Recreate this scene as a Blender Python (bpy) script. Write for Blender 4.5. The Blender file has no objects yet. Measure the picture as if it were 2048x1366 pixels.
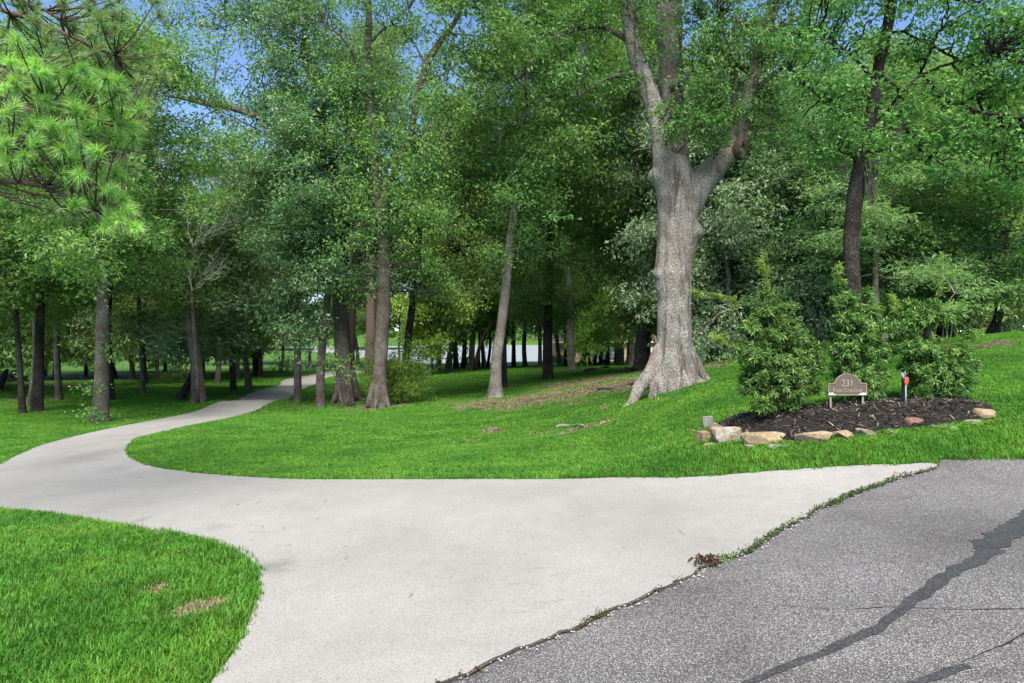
import bpy, bmesh, math, random
import numpy as np
from mathutils import Vector, Matrix, noise as mnoise
from mathutils.geometry import delaunay_2d_cdt

sc = bpy.context.scene
COL = sc.collection

# ------------------------------------------------------------------ camera, sky, sun, exposure
F = 1365.0          # focal length in photo pixels (photo 2048 x 1366)
HOR = 672.0         # photo row of the horizon
CZ = 1.6            # eye height
cam_d = bpy.data.cameras.new('camera')
cam_d.sensor_width = 36.0
cam_d.lens = 36.0 * F / 2048.0
cam_d.shift_y = -(683.0 - HOR) / 2048.0
cam_d.clip_start = 0.05
cam_d.clip_end = 3000.0
cam = bpy.data.objects.new('camera', cam_d)
cam.location = (0, 0, CZ)
cam.rotation_euler = (math.radians(90), 0, 0)
COL.objects.link(cam)
sc.camera = cam

SUN_EL, SUN_AZ = math.radians(57), math.radians(178)   # azimuth clockwise from +Y: behind the camera
world = bpy.data.worlds.new('World')
sc.world = world
world.use_nodes = True
wn = world.node_tree
bg = wn.nodes['Background']
sky = wn.nodes.new('ShaderNodeTexSky')
sky.sky_type = 'NISHITA'
sky.sun_disc = False
sky.sun_elevation = SUN_EL
sky.sun_rotation = SUN_AZ
sky.altitude = 2500
sky.air_density = 1.0
sky.dust_density = 0.0
sky.ozone_density = 4.0
wn.links.new(sky.outputs[0], bg.inputs[0])
bg.inputs[1].default_value = 0.10

sun_d = bpy.data.lights.new('sun', 'SUN')
sun_d.energy = 4.1
sun_d.angle = math.radians(42)
sun_d.color = (1.0, 0.93, 0.80)
sun = bpy.data.objects.new('sun', sun_d)
sdir = Vector((math.sin(SUN_AZ) * math.cos(SUN_EL), math.cos(SUN_AZ) * math.cos(SUN_EL), math.sin(SUN_EL)))
sun.rotation_euler = sdir.to_track_quat('Z', 'Y').to_euler()
sun.location = (-20, -30, 60)
COL.objects.link(sun)

sc.view_settings.view_transform = 'Standard'
sc.view_settings.look = 'None'
sc.view_settings.exposure = 1.5
sc.view_settings.gamma = 1.0
sc.view_settings.use_curve_mapping = False
sc.render.engine = 'CYCLES'
sc.cycles.use_denoising = True
sc.cycles.max_bounces = 10
sc.cycles.diffuse_bounces = 8
sc.cycles.glossy_bounces = 2
sc.cycles.transmission_bounces = 4
sc.cycles.use_adaptive_sampling = True
sc.cycles.adaptive_threshold = 0.02

# ------------------------------------------------------------------ helpers
def pix(px, py, d):
    return np.array([(px - 1024.0) / F * d, d, CZ - (py - HOR) / F * d])

def tag(o, label=None, cat=None, group=None, kind=None):
    if label: o['label'] = label
    if cat: o['category'] = cat
    if group: o['group'] = group
    if kind: o['kind'] = kind
    return o

def empty(name, loc, rz=0.0):
    o = bpy.data.objects.new(name, None)
    o.location = tuple(float(v) for v in loc)
    o.rotation_euler = (0, 0, rz)
    o.empty_display_size = 0.2
    COL.objects.link(o)
    return o

def link(name, me, mat=None, parent=None, loc=None):
    o = bpy.data.objects.new(name, me)
    if mat is not None and not me.materials:
        me.materials.append(mat)
    COL.objects.link(o)
    if parent is not None:
        o.parent = parent
    if loc is not None:
        o.location = tuple(float(v) for v in loc)
    return o

def np_mesh(name, verts, faces_list, smooth=False):
    """faces_list: list of int arrays (n,k), each of one polygon size"""
    me = bpy.data.meshes.new(name)
    verts = np.asarray(verts, dtype=np.float32)
    me.vertices.add(len(verts))
    me.vertices.foreach_set('co', verts.ravel())
    fl = [np.asarray(f, dtype=np.int32) for f in faces_list if len(f)]
    nl = sum(f.size for f in fl); npoly = sum(len(f) for f in fl)
    me.loops.add(nl); me.polygons.add(npoly)
    me.loops.foreach_set('vertex_index', np.concatenate([f.ravel() for f in fl]))
    tot = np.concatenate([np.full(len(f), f.shape[1], dtype=np.int32) for f in fl])
    st = np.concatenate([[0], np.cumsum(tot)[:-1]]).astype(np.int32)
    me.polygons.foreach_set('loop_start', st)
    me.polygons.foreach_set('loop_total', tot)
    me.polygons.foreach_set('use_smooth', np.full(npoly, smooth))
    me.update(calc_edges=True)
    return me

class MB:
    """collects vertices and faces for one mesh"""
    def __init__(s): s.v = []; s.q = []; s.t = []; s.n = 0
    def add(s, v, q=None, t=None):
        v = np.asarray(v, dtype=np.float64).reshape(-1, 3)
        s.v.append(v)
        if q is not None and len(q): s.q.append(np.asarray(q, dtype=np.int64).reshape(-1, 4) + s.n)
        if t is not None and len(t): s.t.append(np.asarray(t, dtype=np.int64).reshape(-1, 3) + s.n)
        s.n += len(v)
    def mesh(s, name, smooth=False, origin=None):
        v = np.concatenate(s.v)
        if origin is not None: v = v - np.asarray(origin)
        fl = []
        if s.q: fl.append(np.concatenate(s.q))
        if s.t: fl.append(np.concatenate(s.t))
        return np_mesh(name, v, fl, smooth)
    def box(s, c, size, rot=None):
        sx, sy, sz = [k / 2 for k in size]
        v = np.array([[x, y, z] for z in (-sz, sz) for y in (-sy, sy) for x in (-sx, sx)])
        if rot is not None: v = v @ np.asarray(rot).T
        s.add(v + np.asarray(c), q=[[0, 2, 3, 1], [4, 5, 7, 6], [0, 1, 5, 4], [2, 6, 7, 3], [0, 4, 6, 2], [1, 3, 7, 5]])

def frames(P):
    P = np.asarray(P, dtype=float)
    T = np.gradient(P, axis=0)
    T /= np.linalg.norm(T, axis=1, keepdims=True) + 1e-9
    ref = np.array([1.0, 0, 0]) if abs(T[0][0]) < 0.9 else np.array([0, 1.0, 0])
    U = np.zeros_like(P); V = np.zeros_like(P)
    u = ref - T[0] * ref.dot(T[0])
    for i in range(len(P)):
        u = u - T[i] * u.dot(T[i])
        u /= np.linalg.norm(u) + 1e-9
        U[i] = u; V[i] = np.cross(T[i], u)
    return T, U, V

def tube(mb, P, R, sides=8, rfun=None, cap=True):
    P = np.asarray(P, float); R = np.asarray(R, float)
    T, U, V = frames(P)
    a = np.linspace(0, 2 * np.pi, sides, endpoint=False)
    n = len(P)
    r = np.repeat(R[:, None], sides, 1)
    if rfun is not None:
        r = r * rfun(np.arange(n)[:, None] + 0 * a[None], a[None] + 0 * R[:, None], P)
    vv = P[:, None, :] + r[..., None] * (np.cos(a)[None, :, None] * U[:, None, :] + np.sin(a)[None, :, None] * V[:, None, :])
    i = np.arange(n - 1)[:, None] * sides; j = np.arange(sides)[None]; k = (j + 1) % sides
    q = np.stack([i + j, i + k, i + sides + k, i + sides + j], -1).reshape(-1, 4)
    verts = vv.reshape(-1, 3)
    t = None
    if cap:
        verts = np.concatenate([verts, P[-1:], P[:1]])
        b = (n - 1) * sides
        j0 = np.arange(sides); j1 = (j0 + 1) % sides
        t = np.concatenate([np.stack([b + j0, b + j1, np.full(sides, n * sides)], -1), np.stack([j1, j0, np.full(sides, n * sides + 1)], -1)])
    mb.add(verts, q, t)

def spline(P, n):
    """Catmull-Rom through P, n samples"""
    P = np.asarray(P, float)
    if len(P) == 2:
        return P[0] + (P[1] - P[0]) * np.linspace(0, 1, n)[:, None]
    Q = np.concatenate([[2 * P[0] - P[1]], P, [2 * P[-1] - P[-2]]])
    t = np.linspace(0, len(P) - 1 - 1e-6, n)
    i = t.astype(int); f = (t - i)[:, None]
    p0, p1, p2, p3 = Q[i], Q[i + 1], Q[i + 2], Q[i + 3]
    return 0.5 * (2 * p1 + (p2 - p0) * f + (2 * p0 - 5 * p1 + 4 * p2 - p3) * f ** 2 + (3 * p1 - p0 - 3 * p2 + p3) * f ** 3)

def vnoise(x, y, seed=0):
    """cheap vectorised value noise, 0..1"""
    def h(i, j):
        n = np.sin(i * 127.1 + j * 311.7 + seed * 74.7) * 43758.5453
        return n - np.floor(n)
    i = np.floor(x); j = np.floor(y); fx = x - i; fy = y - j
    fx = fx * fx * (3 - 2 * fx); fy = fy * fy * (3 - 2 * fy)
    return (h(i, j) * (1 - fx) + h(i + 1, j) * fx) * (1 - fy) + (h(i, j + 1) * (1 - fx) + h(i + 1, j + 1) * fx) * fy

def fbm(x, y, seed=0, o=4):
    s = 0; a = 0.5; t = 0
    for k in range(o):
        s = s + a * vnoise(x * 2 ** k, y * 2 ** k, seed + k * 13); t += a; a *= 0.5
    return s / t

def sstep(a, b, x):
    t = np.clip((x - a) / (b - a), 0, 1)
    return t * t * (3 - 2 * t)

def in_poly(x, y, poly):
    x = np.asarray(x, float); y = np.asarray(y, float)
    c = np.zeros(x.shape, bool)
    n = len(poly)
    for i in range(n):
        x1, y1 = poly[i]; x2, y2 = poly[(i + 1) % n]
        if y1 == y2: continue
        m = ((y1 > y) != (y2 > y)) & (x < (x2 - x1) * (y - y1) / (y2 - y1) + x1)
        c ^= m
    return c

def poly_dist(x, y, poly):
    d = np.full(np.shape(x), 1e9)
    n = len(poly)
    for i in range(n):
        x1, y1 = poly[i]; x2, y2 = poly[(i + 1) % n]
        dx, dy = x2 - x1, y2 - y1
        t = np.clip(((x - x1) * dx + (y - y1) * dy) / (dx * dx + dy * dy + 1e-12), 0, 1)
        d = np.minimum(d, np.hypot(x - x1 - t * dx, y - y1 - t * dy))
    return d

# ------------------------------------------------------------------ node helpers
def new_mat(name):
    m = bpy.data.materials.new(name); m.use_nodes = True
    nt = m.node_tree
    return m, nt, nt.nodes['Principled BSDF']

def N(nt, typ, **kw):
    n = nt.nodes.new(typ)
    for k, v in kw.items():
        if k.startswith('i_'):
            n.inputs[k[2:].replace('_', ' ')].default_value = v
        else:
            setattr(n, k, v)
    return n

def ramp(nt, fac, stops):
    r = nt.nodes.new('ShaderNodeValToRGB')
    el = r.color_ramp.elements
    while len(el) > 1: el.remove(el[-1])
    el[0].position = stops[0][0]; el[0].color = (*stops[0][1], 1) if len(stops[0][1]) == 3 else stops[0][1]
    for p, c in stops[1:]:
        e = el.new(p); e.color = (*c, 1) if len(c) == 3 else c
    nt.links.new(fac, r.inputs[0])
    return r.outputs[0]

def fac_ramp(nt, fac, a, b):
    m = nt.nodes.new('ShaderNodeMapRange')
    m.inputs[1].default_value = a; m.inputs[2].default_value = b
    nt.links.new(fac, m.inputs[0])
    return m.outputs[0]

def mixc(nt, fac, a, b, mode='MIX'):
    m = nt.nodes.new('ShaderNodeMix'); m.data_type = 'RGBA'; m.blend_type = mode
    for s, v in ((m.inputs[0], fac), (m.inputs[6], a), (m.inputs[7], b)):
        if hasattr(v, 'links'): nt.links.new(v, s)
        elif isinstance(v, (tuple, list)): s.default_value = (*v, 1) if len(v) == 3 else v
        else: s.default_value = v
    return m.outputs[2]

def math_n(nt, op, a, b=None):
    m = nt.nodes.new('ShaderNodeMath'); m.operation = op
    for s, v in ((m.inputs[0], a), (m.inputs[1], b)):
        if v is None: continue
        if hasattr(v, 'links'): nt.links.new(v, s)
        else: s.default_value = v
    return m.outputs[0]

def noise_n(nt, vec, scale, detail=4, rough=0.55, dist=0.0):
    n = nt.nodes.new('ShaderNodeTexNoise')
    n.inputs['Scale'].default_value = scale; n.inputs['Detail'].default_value = detail
    n.inputs['Roughness'].default_value = rough; n.inputs['Distortion'].default_value = dist
    nt.links.new(vec, n.inputs['Vector'])
    return n.outputs[0]

def pos_n(nt, scale=(1, 1, 1), obj=False):
    src = N(nt, 'ShaderNodeTexCoord').outputs['Object'] if obj else N(nt, 'ShaderNodeNewGeometry').outputs['Position']
    m = nt.nodes.new('ShaderNodeMapping'); m.inputs['Scale'].default_value = scale
    nt.links.new(src, m.inputs['Vector'])
    return m.outputs[0]

def bump_n(nt, bsdf, h, strength=0.4, dist=0.02):
    b = nt.nodes.new('ShaderNodeBump'); b.inputs['Strength'].default_value = strength; b.inputs['Distance'].default_value = dist
    nt.links.new(h, b.inputs['Height']); nt.links.new(b.outputs[0], bsdf.inputs['Normal'])

def setc(nt, bsdf, col, rough=0.7, spec=0.3):
    if hasattr(col, 'links'): nt.links.new(col, bsdf.inputs['Base Color'])
    else: bsdf.inputs['Base Color'].default_value = (*col, 1)
    if hasattr(rough, 'links'): nt.links.new(rough, bsdf.inputs['Roughness'])
    else: bsdf.inputs['Roughness'].default_value = rough
    bsdf.inputs['Specular IOR Level'].default_value = spec

LEAF_GAIN = 2.2
def leaf_mat(name, stops, transl=0.35, rough=0.45, spec=0.3, tcol=None, gain=None, patch=0.7):
    """leaves: each leaf (island) its own tone; part of the light passes through"""
    m, nt, b = new_mat(name)
    g = N(nt, 'ShaderNodeNewGeometry')
    oi = N(nt, 'ShaderNodeObjectInfo')
    gn = gain or (LEAF_GAIN * 1.38, LEAF_GAIN, LEAF_GAIN * 1.3)
    stops = [(p, (c[0] * gn[0], c[1] * gn[1], c[2] * gn[2])) for p, c in stops]
    col = ramp(nt, g.outputs['Random Per Island'], stops)
    hsv = N(nt, 'ShaderNodeHueSaturation')
    nt.links.new(col, hsv.inputs['Color'])
    nt.links.new(fac_ramp_to(nt, oi.outputs['Random'], 0.485, 0.512), hsv.inputs['Hue'])
    nt.links.new(fac_ramp_to(nt, oi.outputs['Random'], 0.82, 1.2), hsv.inputs['Value'])
    if patch:
        # drifts of lusher and of paler, yellower growth
        v = pos_n(nt)
        n1 = noise_n(nt, v, 0.9, 4, 0.6); n2 = noise_n(nt, v, 5.0, 2)
        h2 = N(nt, 'ShaderNodeHueSaturation')
        nt.links.new(hsv.outputs[0], h2.inputs['Color'])
        nt.links.new(math_n(nt, 'ADD', fac_ramp_to(nt, fac_ramp(nt, n1, .3, .7), 0.5 + .014 * patch, 0.5 - .014 * patch), 0.0), h2.inputs['Hue'])
        nt.links.new(math_n(nt, 'MULTIPLY', fac_ramp_to(nt, fac_ramp(nt, n1, .3, .7), 1 - .25 * patch, 1 + .2 * patch), fac_ramp_to(nt, fac_ramp(nt, n2, .3, .7), 1 - .2 * patch, 1 + .18 * patch)), h2.inputs['Value'])
        hsv = h2
    setc(nt, b, hsv.outputs[0], rough, spec)
    t = N(nt, 'ShaderNodeBsdfTranslucent')
    tc = mixc(nt, 1.0, hsv.outputs[0], tcol or (1.25, 1.35, 0.5), 'MULTIPLY')
    nt.links.new(tc, t.inputs['Color'])
    mx = N(nt, 'ShaderNodeMixShader'); mx.inputs[0].default_value = transl
    nt.links.new(b.outputs[0], mx.inputs[1]); nt.links.new(t.outputs[0], mx.inputs[2])
    nt.links.new(mx.outputs[0], nt.nodes['Material Output'].inputs[0])
    return m

def fac_ramp_to(nt, fac, lo, hi):
    m = nt.nodes.new('ShaderNodeMapRange')
    m.inputs[3].default_value = lo; m.inputs[4].default_value = hi
    nt.links.new(fac, m.inputs[0])
    return m.outputs[0]

def bark_mat(name, light, dark, scale=1.0, lichen=None, lichen_amt=0.5, bump=0.6, warm=None, streak=None):
    m, nt, b = new_mat(name)
    v = pos_n(nt, (9 * scale, 9 * scale, 2.2 * scale), obj=True)
    v2 = pos_n(nt, (1, 1, 1), obj=True)
    fur = noise_n(nt, v, 2.2, 6, 0.7, 0.4)
    vor = N(nt, 'ShaderNodeTexVoronoi', feature='DISTANCE_TO_EDGE'); vor.inputs['Scale'].default_value = 2.6
    nt.links.new(v, vor.inputs['Vector'])
    cr = fac_ramp(nt, vor.outputs['Distance'], 0.0, 0.16)
    h = math_n(nt, 'MULTIPLY', cr, fac_ramp(nt, fur, 0.25, 0.7))
    col = mixc(nt, h, dark, light)
    if warm:
        col = mixc(nt, fac_ramp(nt, noise_n(nt, v2, 1.7, 3), 0.48, 0.68), col, warm)
    if lichen:
        big = fac_ramp(nt, noise_n(nt, v2, 2.2, 4, 0.6), 0.5 - 0.18 * lichen_amt, 0.62)
        fine = fac_ramp(nt, noise_n(nt, v2, 38, 3, 0.7), 0.42, 0.62)
        col = mixc(nt, math_n(nt, 'MULTIPLY', math_n(nt, 'MULTIPLY', big, fine), lichen_amt), col, lichen)
    if streak:
        vs = pos_n(nt, (5.5, 5.5, 0.8), obj=True)
        st = fac_ramp(nt, noise_n(nt, vs, 1.0, 5, 0.65, 0.5), 0.53, 0.66)
        col = mixc(nt, math_n(nt, 'MULTIPLY', st, 0.75), col, streak)
    fine2 = noise_n(nt, v2, 90, 2, 0.6)
    col = mixc(nt, 0.35, col, ramp(nt, fine2, [(0.3, (0.25, 0.25, 0.25)), (0.7, (1, 1, 1))]), 'MULTIPLY')
    setc(nt, b, col, 0.9, 0.15)
    bump_n(nt, b, math_n(nt, 'ADD', h, math_n(nt, 'MULTIPLY', fine2, 0.3)), bump, 0.03)
    return m

def plain_mat(name, col, rough=0.6, spec=0.3, metal=0.0, var=0.15, scale=14.0, bump=0.0):
    m, nt, b = new_mat(name)
    v = pos_n(nt, obj=True)
    n = noise_n(nt, v, scale, 4, 0.6)
    lo = tuple(c * (1 - var) for c in col); hi = tuple(min(1, c * (1 + var)) for c in col)
    setc(nt, b, ramp(nt, n, [(0.3, lo), (0.7, hi)]), rough, spec)
    b.inputs['Metallic'].default_value = metal
    if bump: bump_n(nt, b, n, bump, 0.01)
    return m
# ------------------------------------------------------------------ the lie of the land: heights from sighted points (photo column, row, distance)
SIGHT = [
    # lawn and drive, sloping down to the left and away
    (1000, 960, 8.6), (700, 962, 9.0), (400, 948, 11.4), (252, 905, 14.7), (0, 1020, 9.4), (0, 930, 14.4), (60, 898, 17.0),
    (420, 845, 22.0), (420, 815, 29.0), (500, 786, 40.0), (560, 800, 32.0), (562, 769, 53.0), (632, 769, 50.0), (735, 743, 72.0),
    (201, 845, 24.0), (397, 805, 33.0), (0, 830, 27.0), (0, 780, 45.0), (300, 770, 48.0), (150, 750, 66.0),
    (640, 813, 30.0), (690, 804, 31.0), (755, 818, 28.0), (600, 803, 33.0),
    (1000, 900, 13.2), (900, 850, 20.0), (750, 880, 17.0), (990, 795, 32.0), (1097, 760, 42.0),
    (1200, 850, 15.0), (1200, 800, 21.0), (1290, 742, 35.0), (1340, 782, 17.0), (1400, 900, 9.5), (1400, 850, 12.0), (1300, 830, 13.5),
    (880, 748, 60.0), (1050, 736, 68.0), (1142, 738, 55.0), (1200, 733, 66.0),
    # right-hand bank
    (1440, 884, 8.5), (1700, 872, 8.15), (1960, 829, 8.8), (1750, 810, 9.4), (1450, 846, 9.3),
    (2048, 800, 9.6), (2048, 720, 14.0), (2048, 668, 22.0), (1900, 705, 20.0), (1700, 712, 24.0), (1440, 722, 30.0),
    (2048, 918, 7.6), (1760, 932, 7.6), (1400, 956, 8.0),
]
ctrl = [tuple(pix(*s)) for s in SIGHT]
for x, y in ((-9, -6), (0, -6), (9, -6), (-12, 3), (-4, 2), (0, 3.5), (4, 2), (4, 5), (7, 5), (14, 3), (18, 8), (2, 6)):
    ctrl.append((x, y, CZ - 1.805 + 0.085 * x * (1 if abs(x) < 9 else 0.9)))
ctrl += [(-30, 5, -2.4), (-30, 30, -2.2), (-40, 70, -2.2), (-14, 96, -2.25), (-30, 130, -2.35), (3, 100, -2.2), (18, 92, -1.75), (40, 90, -1.0),
         (30, 60, -0.6), (34, 32, 1.6), (30, 14, 1.6), (60, 20, 2.4), (60, 70, 1.0), (-70, 20, -2.4), (-70, 100, -2.2), (20, 40, 0.55), (12, 48, -0.6),
         (-60, 190, -2.3), (60, 190, -1.5), (22, 24, 1.75)]
CT = np.array(ctrl)
C2 = 3.0
def _phi(x, y):
    return np.sqrt((x[..., None] - CT[:, 0]) ** 2 + (y[..., None] - CT[:, 1]) ** 2 + C2 ** 2)
_n = len(CT)
_A = np.zeros((_n + 3, _n + 3))
_A[:_n, :_n] = _phi(CT[:, 0], CT[:, 1]) - 0.02 * np.eye(_n) * 1.0
_A[:_n, _n] = 1; _A[:_n, _n + 1] = CT[:, 0]; _A[:_n, _n + 2] = CT[:, 1]
_A[_n:, :_n] = _A[:_n, _n:].T
_W = np.linalg.solve(_A, np.concatenate([CT[:, 2], np.zeros(3)]))
WATER_Z = CZ - 4.35
SHX = np.array([-400, -90, -60, -40, -36, -24, -13, -4, 2, 6.3, 7.5, 12, 60, 400.0])
SHY = np.array([215, 200, 188, 158, 147, 120, 99, 101, 106, 108, 150, 190, 230, 260.0])
def shore(x): return np.interp(x, SHX, SHY)
def H0(x, y):
    x = np.asarray(x, float); y = np.asarray(y, float)
    xc = np.clip(x, -75, 70); yc = np.clip(y, -14, 200)
    sh = xc.shape
    z = (_phi(xc.ravel(), yc.ravel()) @ _W[:_n] + _W[_n] + _W[_n + 1] * xc.ravel() + _W[_n + 2] * yc.ravel()).reshape(sh)
    z = z * (1 - sstep(75, 160, np.abs(x))) + (-1.6) * sstep(75, 160, np.abs(x))
    # lake basin, then the far shore
    s = y - shore(x)
    lake = sstep(-2.0, 1.5, s) * (1 - sstep(330, 336, y))
    z = z * (1 - lake) + (WATER_Z - 1.2) * lake
    far = sstep(330, 336, y)
    z = z * (1 - far) + (WATER_Z + 0.9 + 0.012 * np.maximum(y - 336, 0)) * far
    return z
def H(x, y):
    """lawn surface with small unevenness"""
    x = np.asarray(x, float); y = np.asarray(y, float)
    r = np.hypot(x, y)
    return H0(x, y) + 0.035 * (fbm(x * 0.45, y * 0.45, 3) - 0.5) * sstep(5, 12, r) * (1 - sstep(90, 100, y))
def Hs(x, y): return float(H(np.array([x]), np.array([y]))[0])

def ground(px, py, lo=2.2, hi=150.0):
    """where the sight line through a photo point meets the ground"""
    t = np.exp(np.linspace(math.log(lo), math.log(hi), 900))
    x = (px - 1024.0) / F * t; z = CZ - (py - HOR) / F * t
    h = H0(x, t)
    k = np.nonzero(z <= h)[0]
    if len(k) == 0: return np.array([x[-1], t[-1], h[-1]])
    k = max(k[0], 1)
    a0, a1 = z[k - 1] - h[k - 1], z[k] - h[k]
    f = a0 / (a0 - a1 + 1e-9)
    d = t[k - 1] + f * (t[k] - t[k - 1])
    return np.array([(px - 1024.0) / F * d, d, CZ - (py - HOR) / F * d])
def gp(px, py, **k):
    g = ground(px, py, **k); return (g[0], g[1])

JOINT = [(800, 1420), (905, 1366), (985, 1325), (1080, 1285), (1150, 1265), (1250, 1215), (1330, 1180), (1420, 1135), (1500, 1108), (1570, 1060),
         (1640, 1020), (1700, 995), (1790, 962), (1875, 938)]
DRIVE_PX = JOINT + [(1872, 926), (1800, 933), (1768, 931), (1600, 943), (1400, 958), (1300, 958), (1200, 957), (1000, 960), (850, 962), (700, 962), (600, 961), (500, 956),
         (400, 948), (320, 938), (280, 928), (258, 915), (252, 903), (256, 890), (275, 877), (310, 868), (350, 860), (400, 849), (450, 839), (500, 825), (560, 801),
         (590, 788), (612, 777), (630, 770), (640, 760), (665, 752), (760, 745), (760, 740), (665, 741), (625, 750), (580, 757), (560, 762), (562, 769), (545, 775), (500, 786), (420, 815),
         (330, 836), (200, 862), (130, 878), (60, 898), (0, 930), (-60, 962), (-85, 985), (-60, 1005), (0, 1020), (80, 1026), (150, 1040), (250, 1057), (330, 1065), (400, 1080),
         (460, 1100), (500, 1120), (516, 1140), (518, 1180), (505, 1230), (480, 1290), (452, 1332), (425, 1366), (385, 1420)]
def smooth_poly(pts, step=0.12, closed=True):
    P = np.array(pts)
    if closed: P = np.concatenate([P, P[:1]])
    out = []
    for a, b in zip(P[:-1], P[1:]):
        n = max(1, int(np.hypot(*(b - a)) / (step if np.hypot(*((a + b) / 2)) < 16 else step * 3)))
        for k in range(n): out.append(a + (b - a) * k / n)
    return np.array(out)
def chaikin(P, n=1, keep=()):
    P = np.array(P)
    for _ in range(n):
        Q = np.roll(P, -1, 0)
        P = np.stack([0.75 * P + 0.25 * Q, 0.25 * P + 0.75 * Q], 1).reshape(-1, 2)
    return P
_dp = [gp(*p) for p in DRIVE_PX]
_nj = len(JOINT)
joint_w = np.array(_dp[:_nj])
# the rest of the outline is rounded, the joint with the asphalt stays ragged
_rest = np.array(_dp[_nj - 1:] + [_dp[0]])
for _ in range(2):
    a, b = _rest[:-1], _rest[1:]
    _rest = np.concatenate([_rest[:1], np.stack([0.75 * a + 0.25 * b, 0.25 * a + 0.75 * b], 1).reshape(-1, 2), _rest[-1:]])
_js = smooth_poly(joint_w, 0.07, closed=False)
_js = np.concatenate([_js, joint_w[-1:]])
_rr = random.Random(5)
_js = _js + np.array([[_rr.uniform(-.018, .018), _rr.uniform(-.018, .018)] for _ in _js]) + \
      0.05 * np.stack([fbm(_js[:, 0] * 2.3, _js[:, 1] * 2.3, 8) - .5, fbm(_js[:, 0] * 2.3, _js[:, 1] * 2.3, 21) - .5], 1)
DRIVE = np.concatenate([_js, smooth_poly(_rest, 0.1, closed=False)[1:]])
DRIVE_S = DRIVE[::2]
ROAD_EDGE_PX = [(1875, 938), (1882, 921), (1950, 919), (2048, 918), (2200, 912)]
_re = [gp(*p) for p in ROAD_EDGE_PX]
ROAD = np.concatenate([_js, np.array(_re[1:]), np.array([(10, 7.9), (16, 9.0), (30, 11.0), (30, -14), (-10, -14), (-6, -5), (-3, 0.5)])])

def slab(name, outline, mat, top, grid, thick=0.12, hf=H0, extra=None):
    P = [Vector((float(a), float(b))) for a, b in outline]
    n = len(P)
    mn = outline.min(0); mx = outline.max(0)
    pts = []
    ys = [max(mn[1], -14)]
    while ys[-1] < mx[1]: ys.append(ys[-1] + grid * max(1, np.hypot(ys[-1], 0) / 9.0))
    for y in ys:
        st = grid * max(1, abs(y) / 9.0)
        xs = np.arange(mn[0], mx[0], st)
        pts.append(np.stack([xs, np.full_like(xs, y)], 1))
    pts = np.concatenate(pts)
    m = in_poly(pts[:, 0], pts[:, 1], outline) & (poly_dist(pts[:, 0], pts[:, 1], outline) > grid * 0.4)
    pts = pts[m]
    V = P + [Vector((float(a), float(b))) for a, b in pts]
    E = [(i, (i + 1) % n) for i in range(n)]
    vo, eo, fo, *_ = delaunay_2d_cdt(V, E, [], 1, 1e-5)
    v = np.array([(p.x, p.y) for p in vo])
    z = hf(v[:, 0], v[:, 1]) + top
    verts = np.column_stack([v, z])
    tri = [f for f in fo if len(f) == 3]
    # side skirt along the outline
    oz = hf(outline[:, 0], outline[:, 1])
    ring_t = np.column_stack([outline, oz + top]); ring_b = np.column_stack([outline, oz + top - thick])
    mb = MB(); mb.add(verts, t=tri)
    i = np.arange(n); j = (i + 1) % n
    mb.add(np.concatenate([ring_t, ring_b]), q=np.stack([i, i + n, j + n, j], 1))
    o = link(name, mb.mesh(name, smooth=False), mat)
    return o

# ------------------------------------------------------------------ bare patches in the lawn (world ellipses from sighted points)
SOIL_PX = [(1020, 803, 150, 14, 1.0), (1120, 790, 150, 17, 1.0), (1220, 775, 130, 15, 1.0), (1180, 763, 120, 8, .9), (1280, 758, 60, 8, .8), (1400, 732, 70, 7, .8), (985, 861, 30, 7, .9), (1170, 857, 60, 5, .8),
           (1250, 846, 50, 4, .6), (1085, 868, 40, 5, .5), (935, 885, 28, 4, .4), (1210, 814, 10, 8, .7), (1980, 690, 80, 10, .9), (745, 815, 70, 6, .6), (610, 815, 40, 5, .45), (1150, 740, 60, 5, .5), (700, 812, 50, 6, .55), (1320, 805, 60, 8, .35),
           (0, 800, 260, 14, .5), (60, 775, 260, 14, .55), (150, 755, 260, 12, .6), (312, 1186, 50, 20, .62), (385, 1222, 70, 22, .62), (1380, 868, 40, 8, .25)]
SOIL_W = []
for px, py, rx, ry, a in SOIL_PX:
    c = ground(px, py); l = ground(px, py + ry); 
    SOIL_W.append((c[0], c[1], rx / F * c[1], max(0.12, abs(c[1] - l[1])) * 1.15, a))
def soil(x, y):
    s = np.zeros(np.shape(x))
    wob = (fbm(x * 1.1, y * 1.1, 17, 4) - .5) * 1.5 + (fbm(x * 4.1, y * 4.1, 41, 3) - .5) * 0.8
    for cx, cy, rx, ry, a in SOIL_W:
        q = np.sqrt(((x - cx) / rx) ** 2 + ((y - cy) / ry) ** 2)
        s = np.maximum(s, a * sstep(1.25, 0.45, q + wob))
    return s

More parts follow.
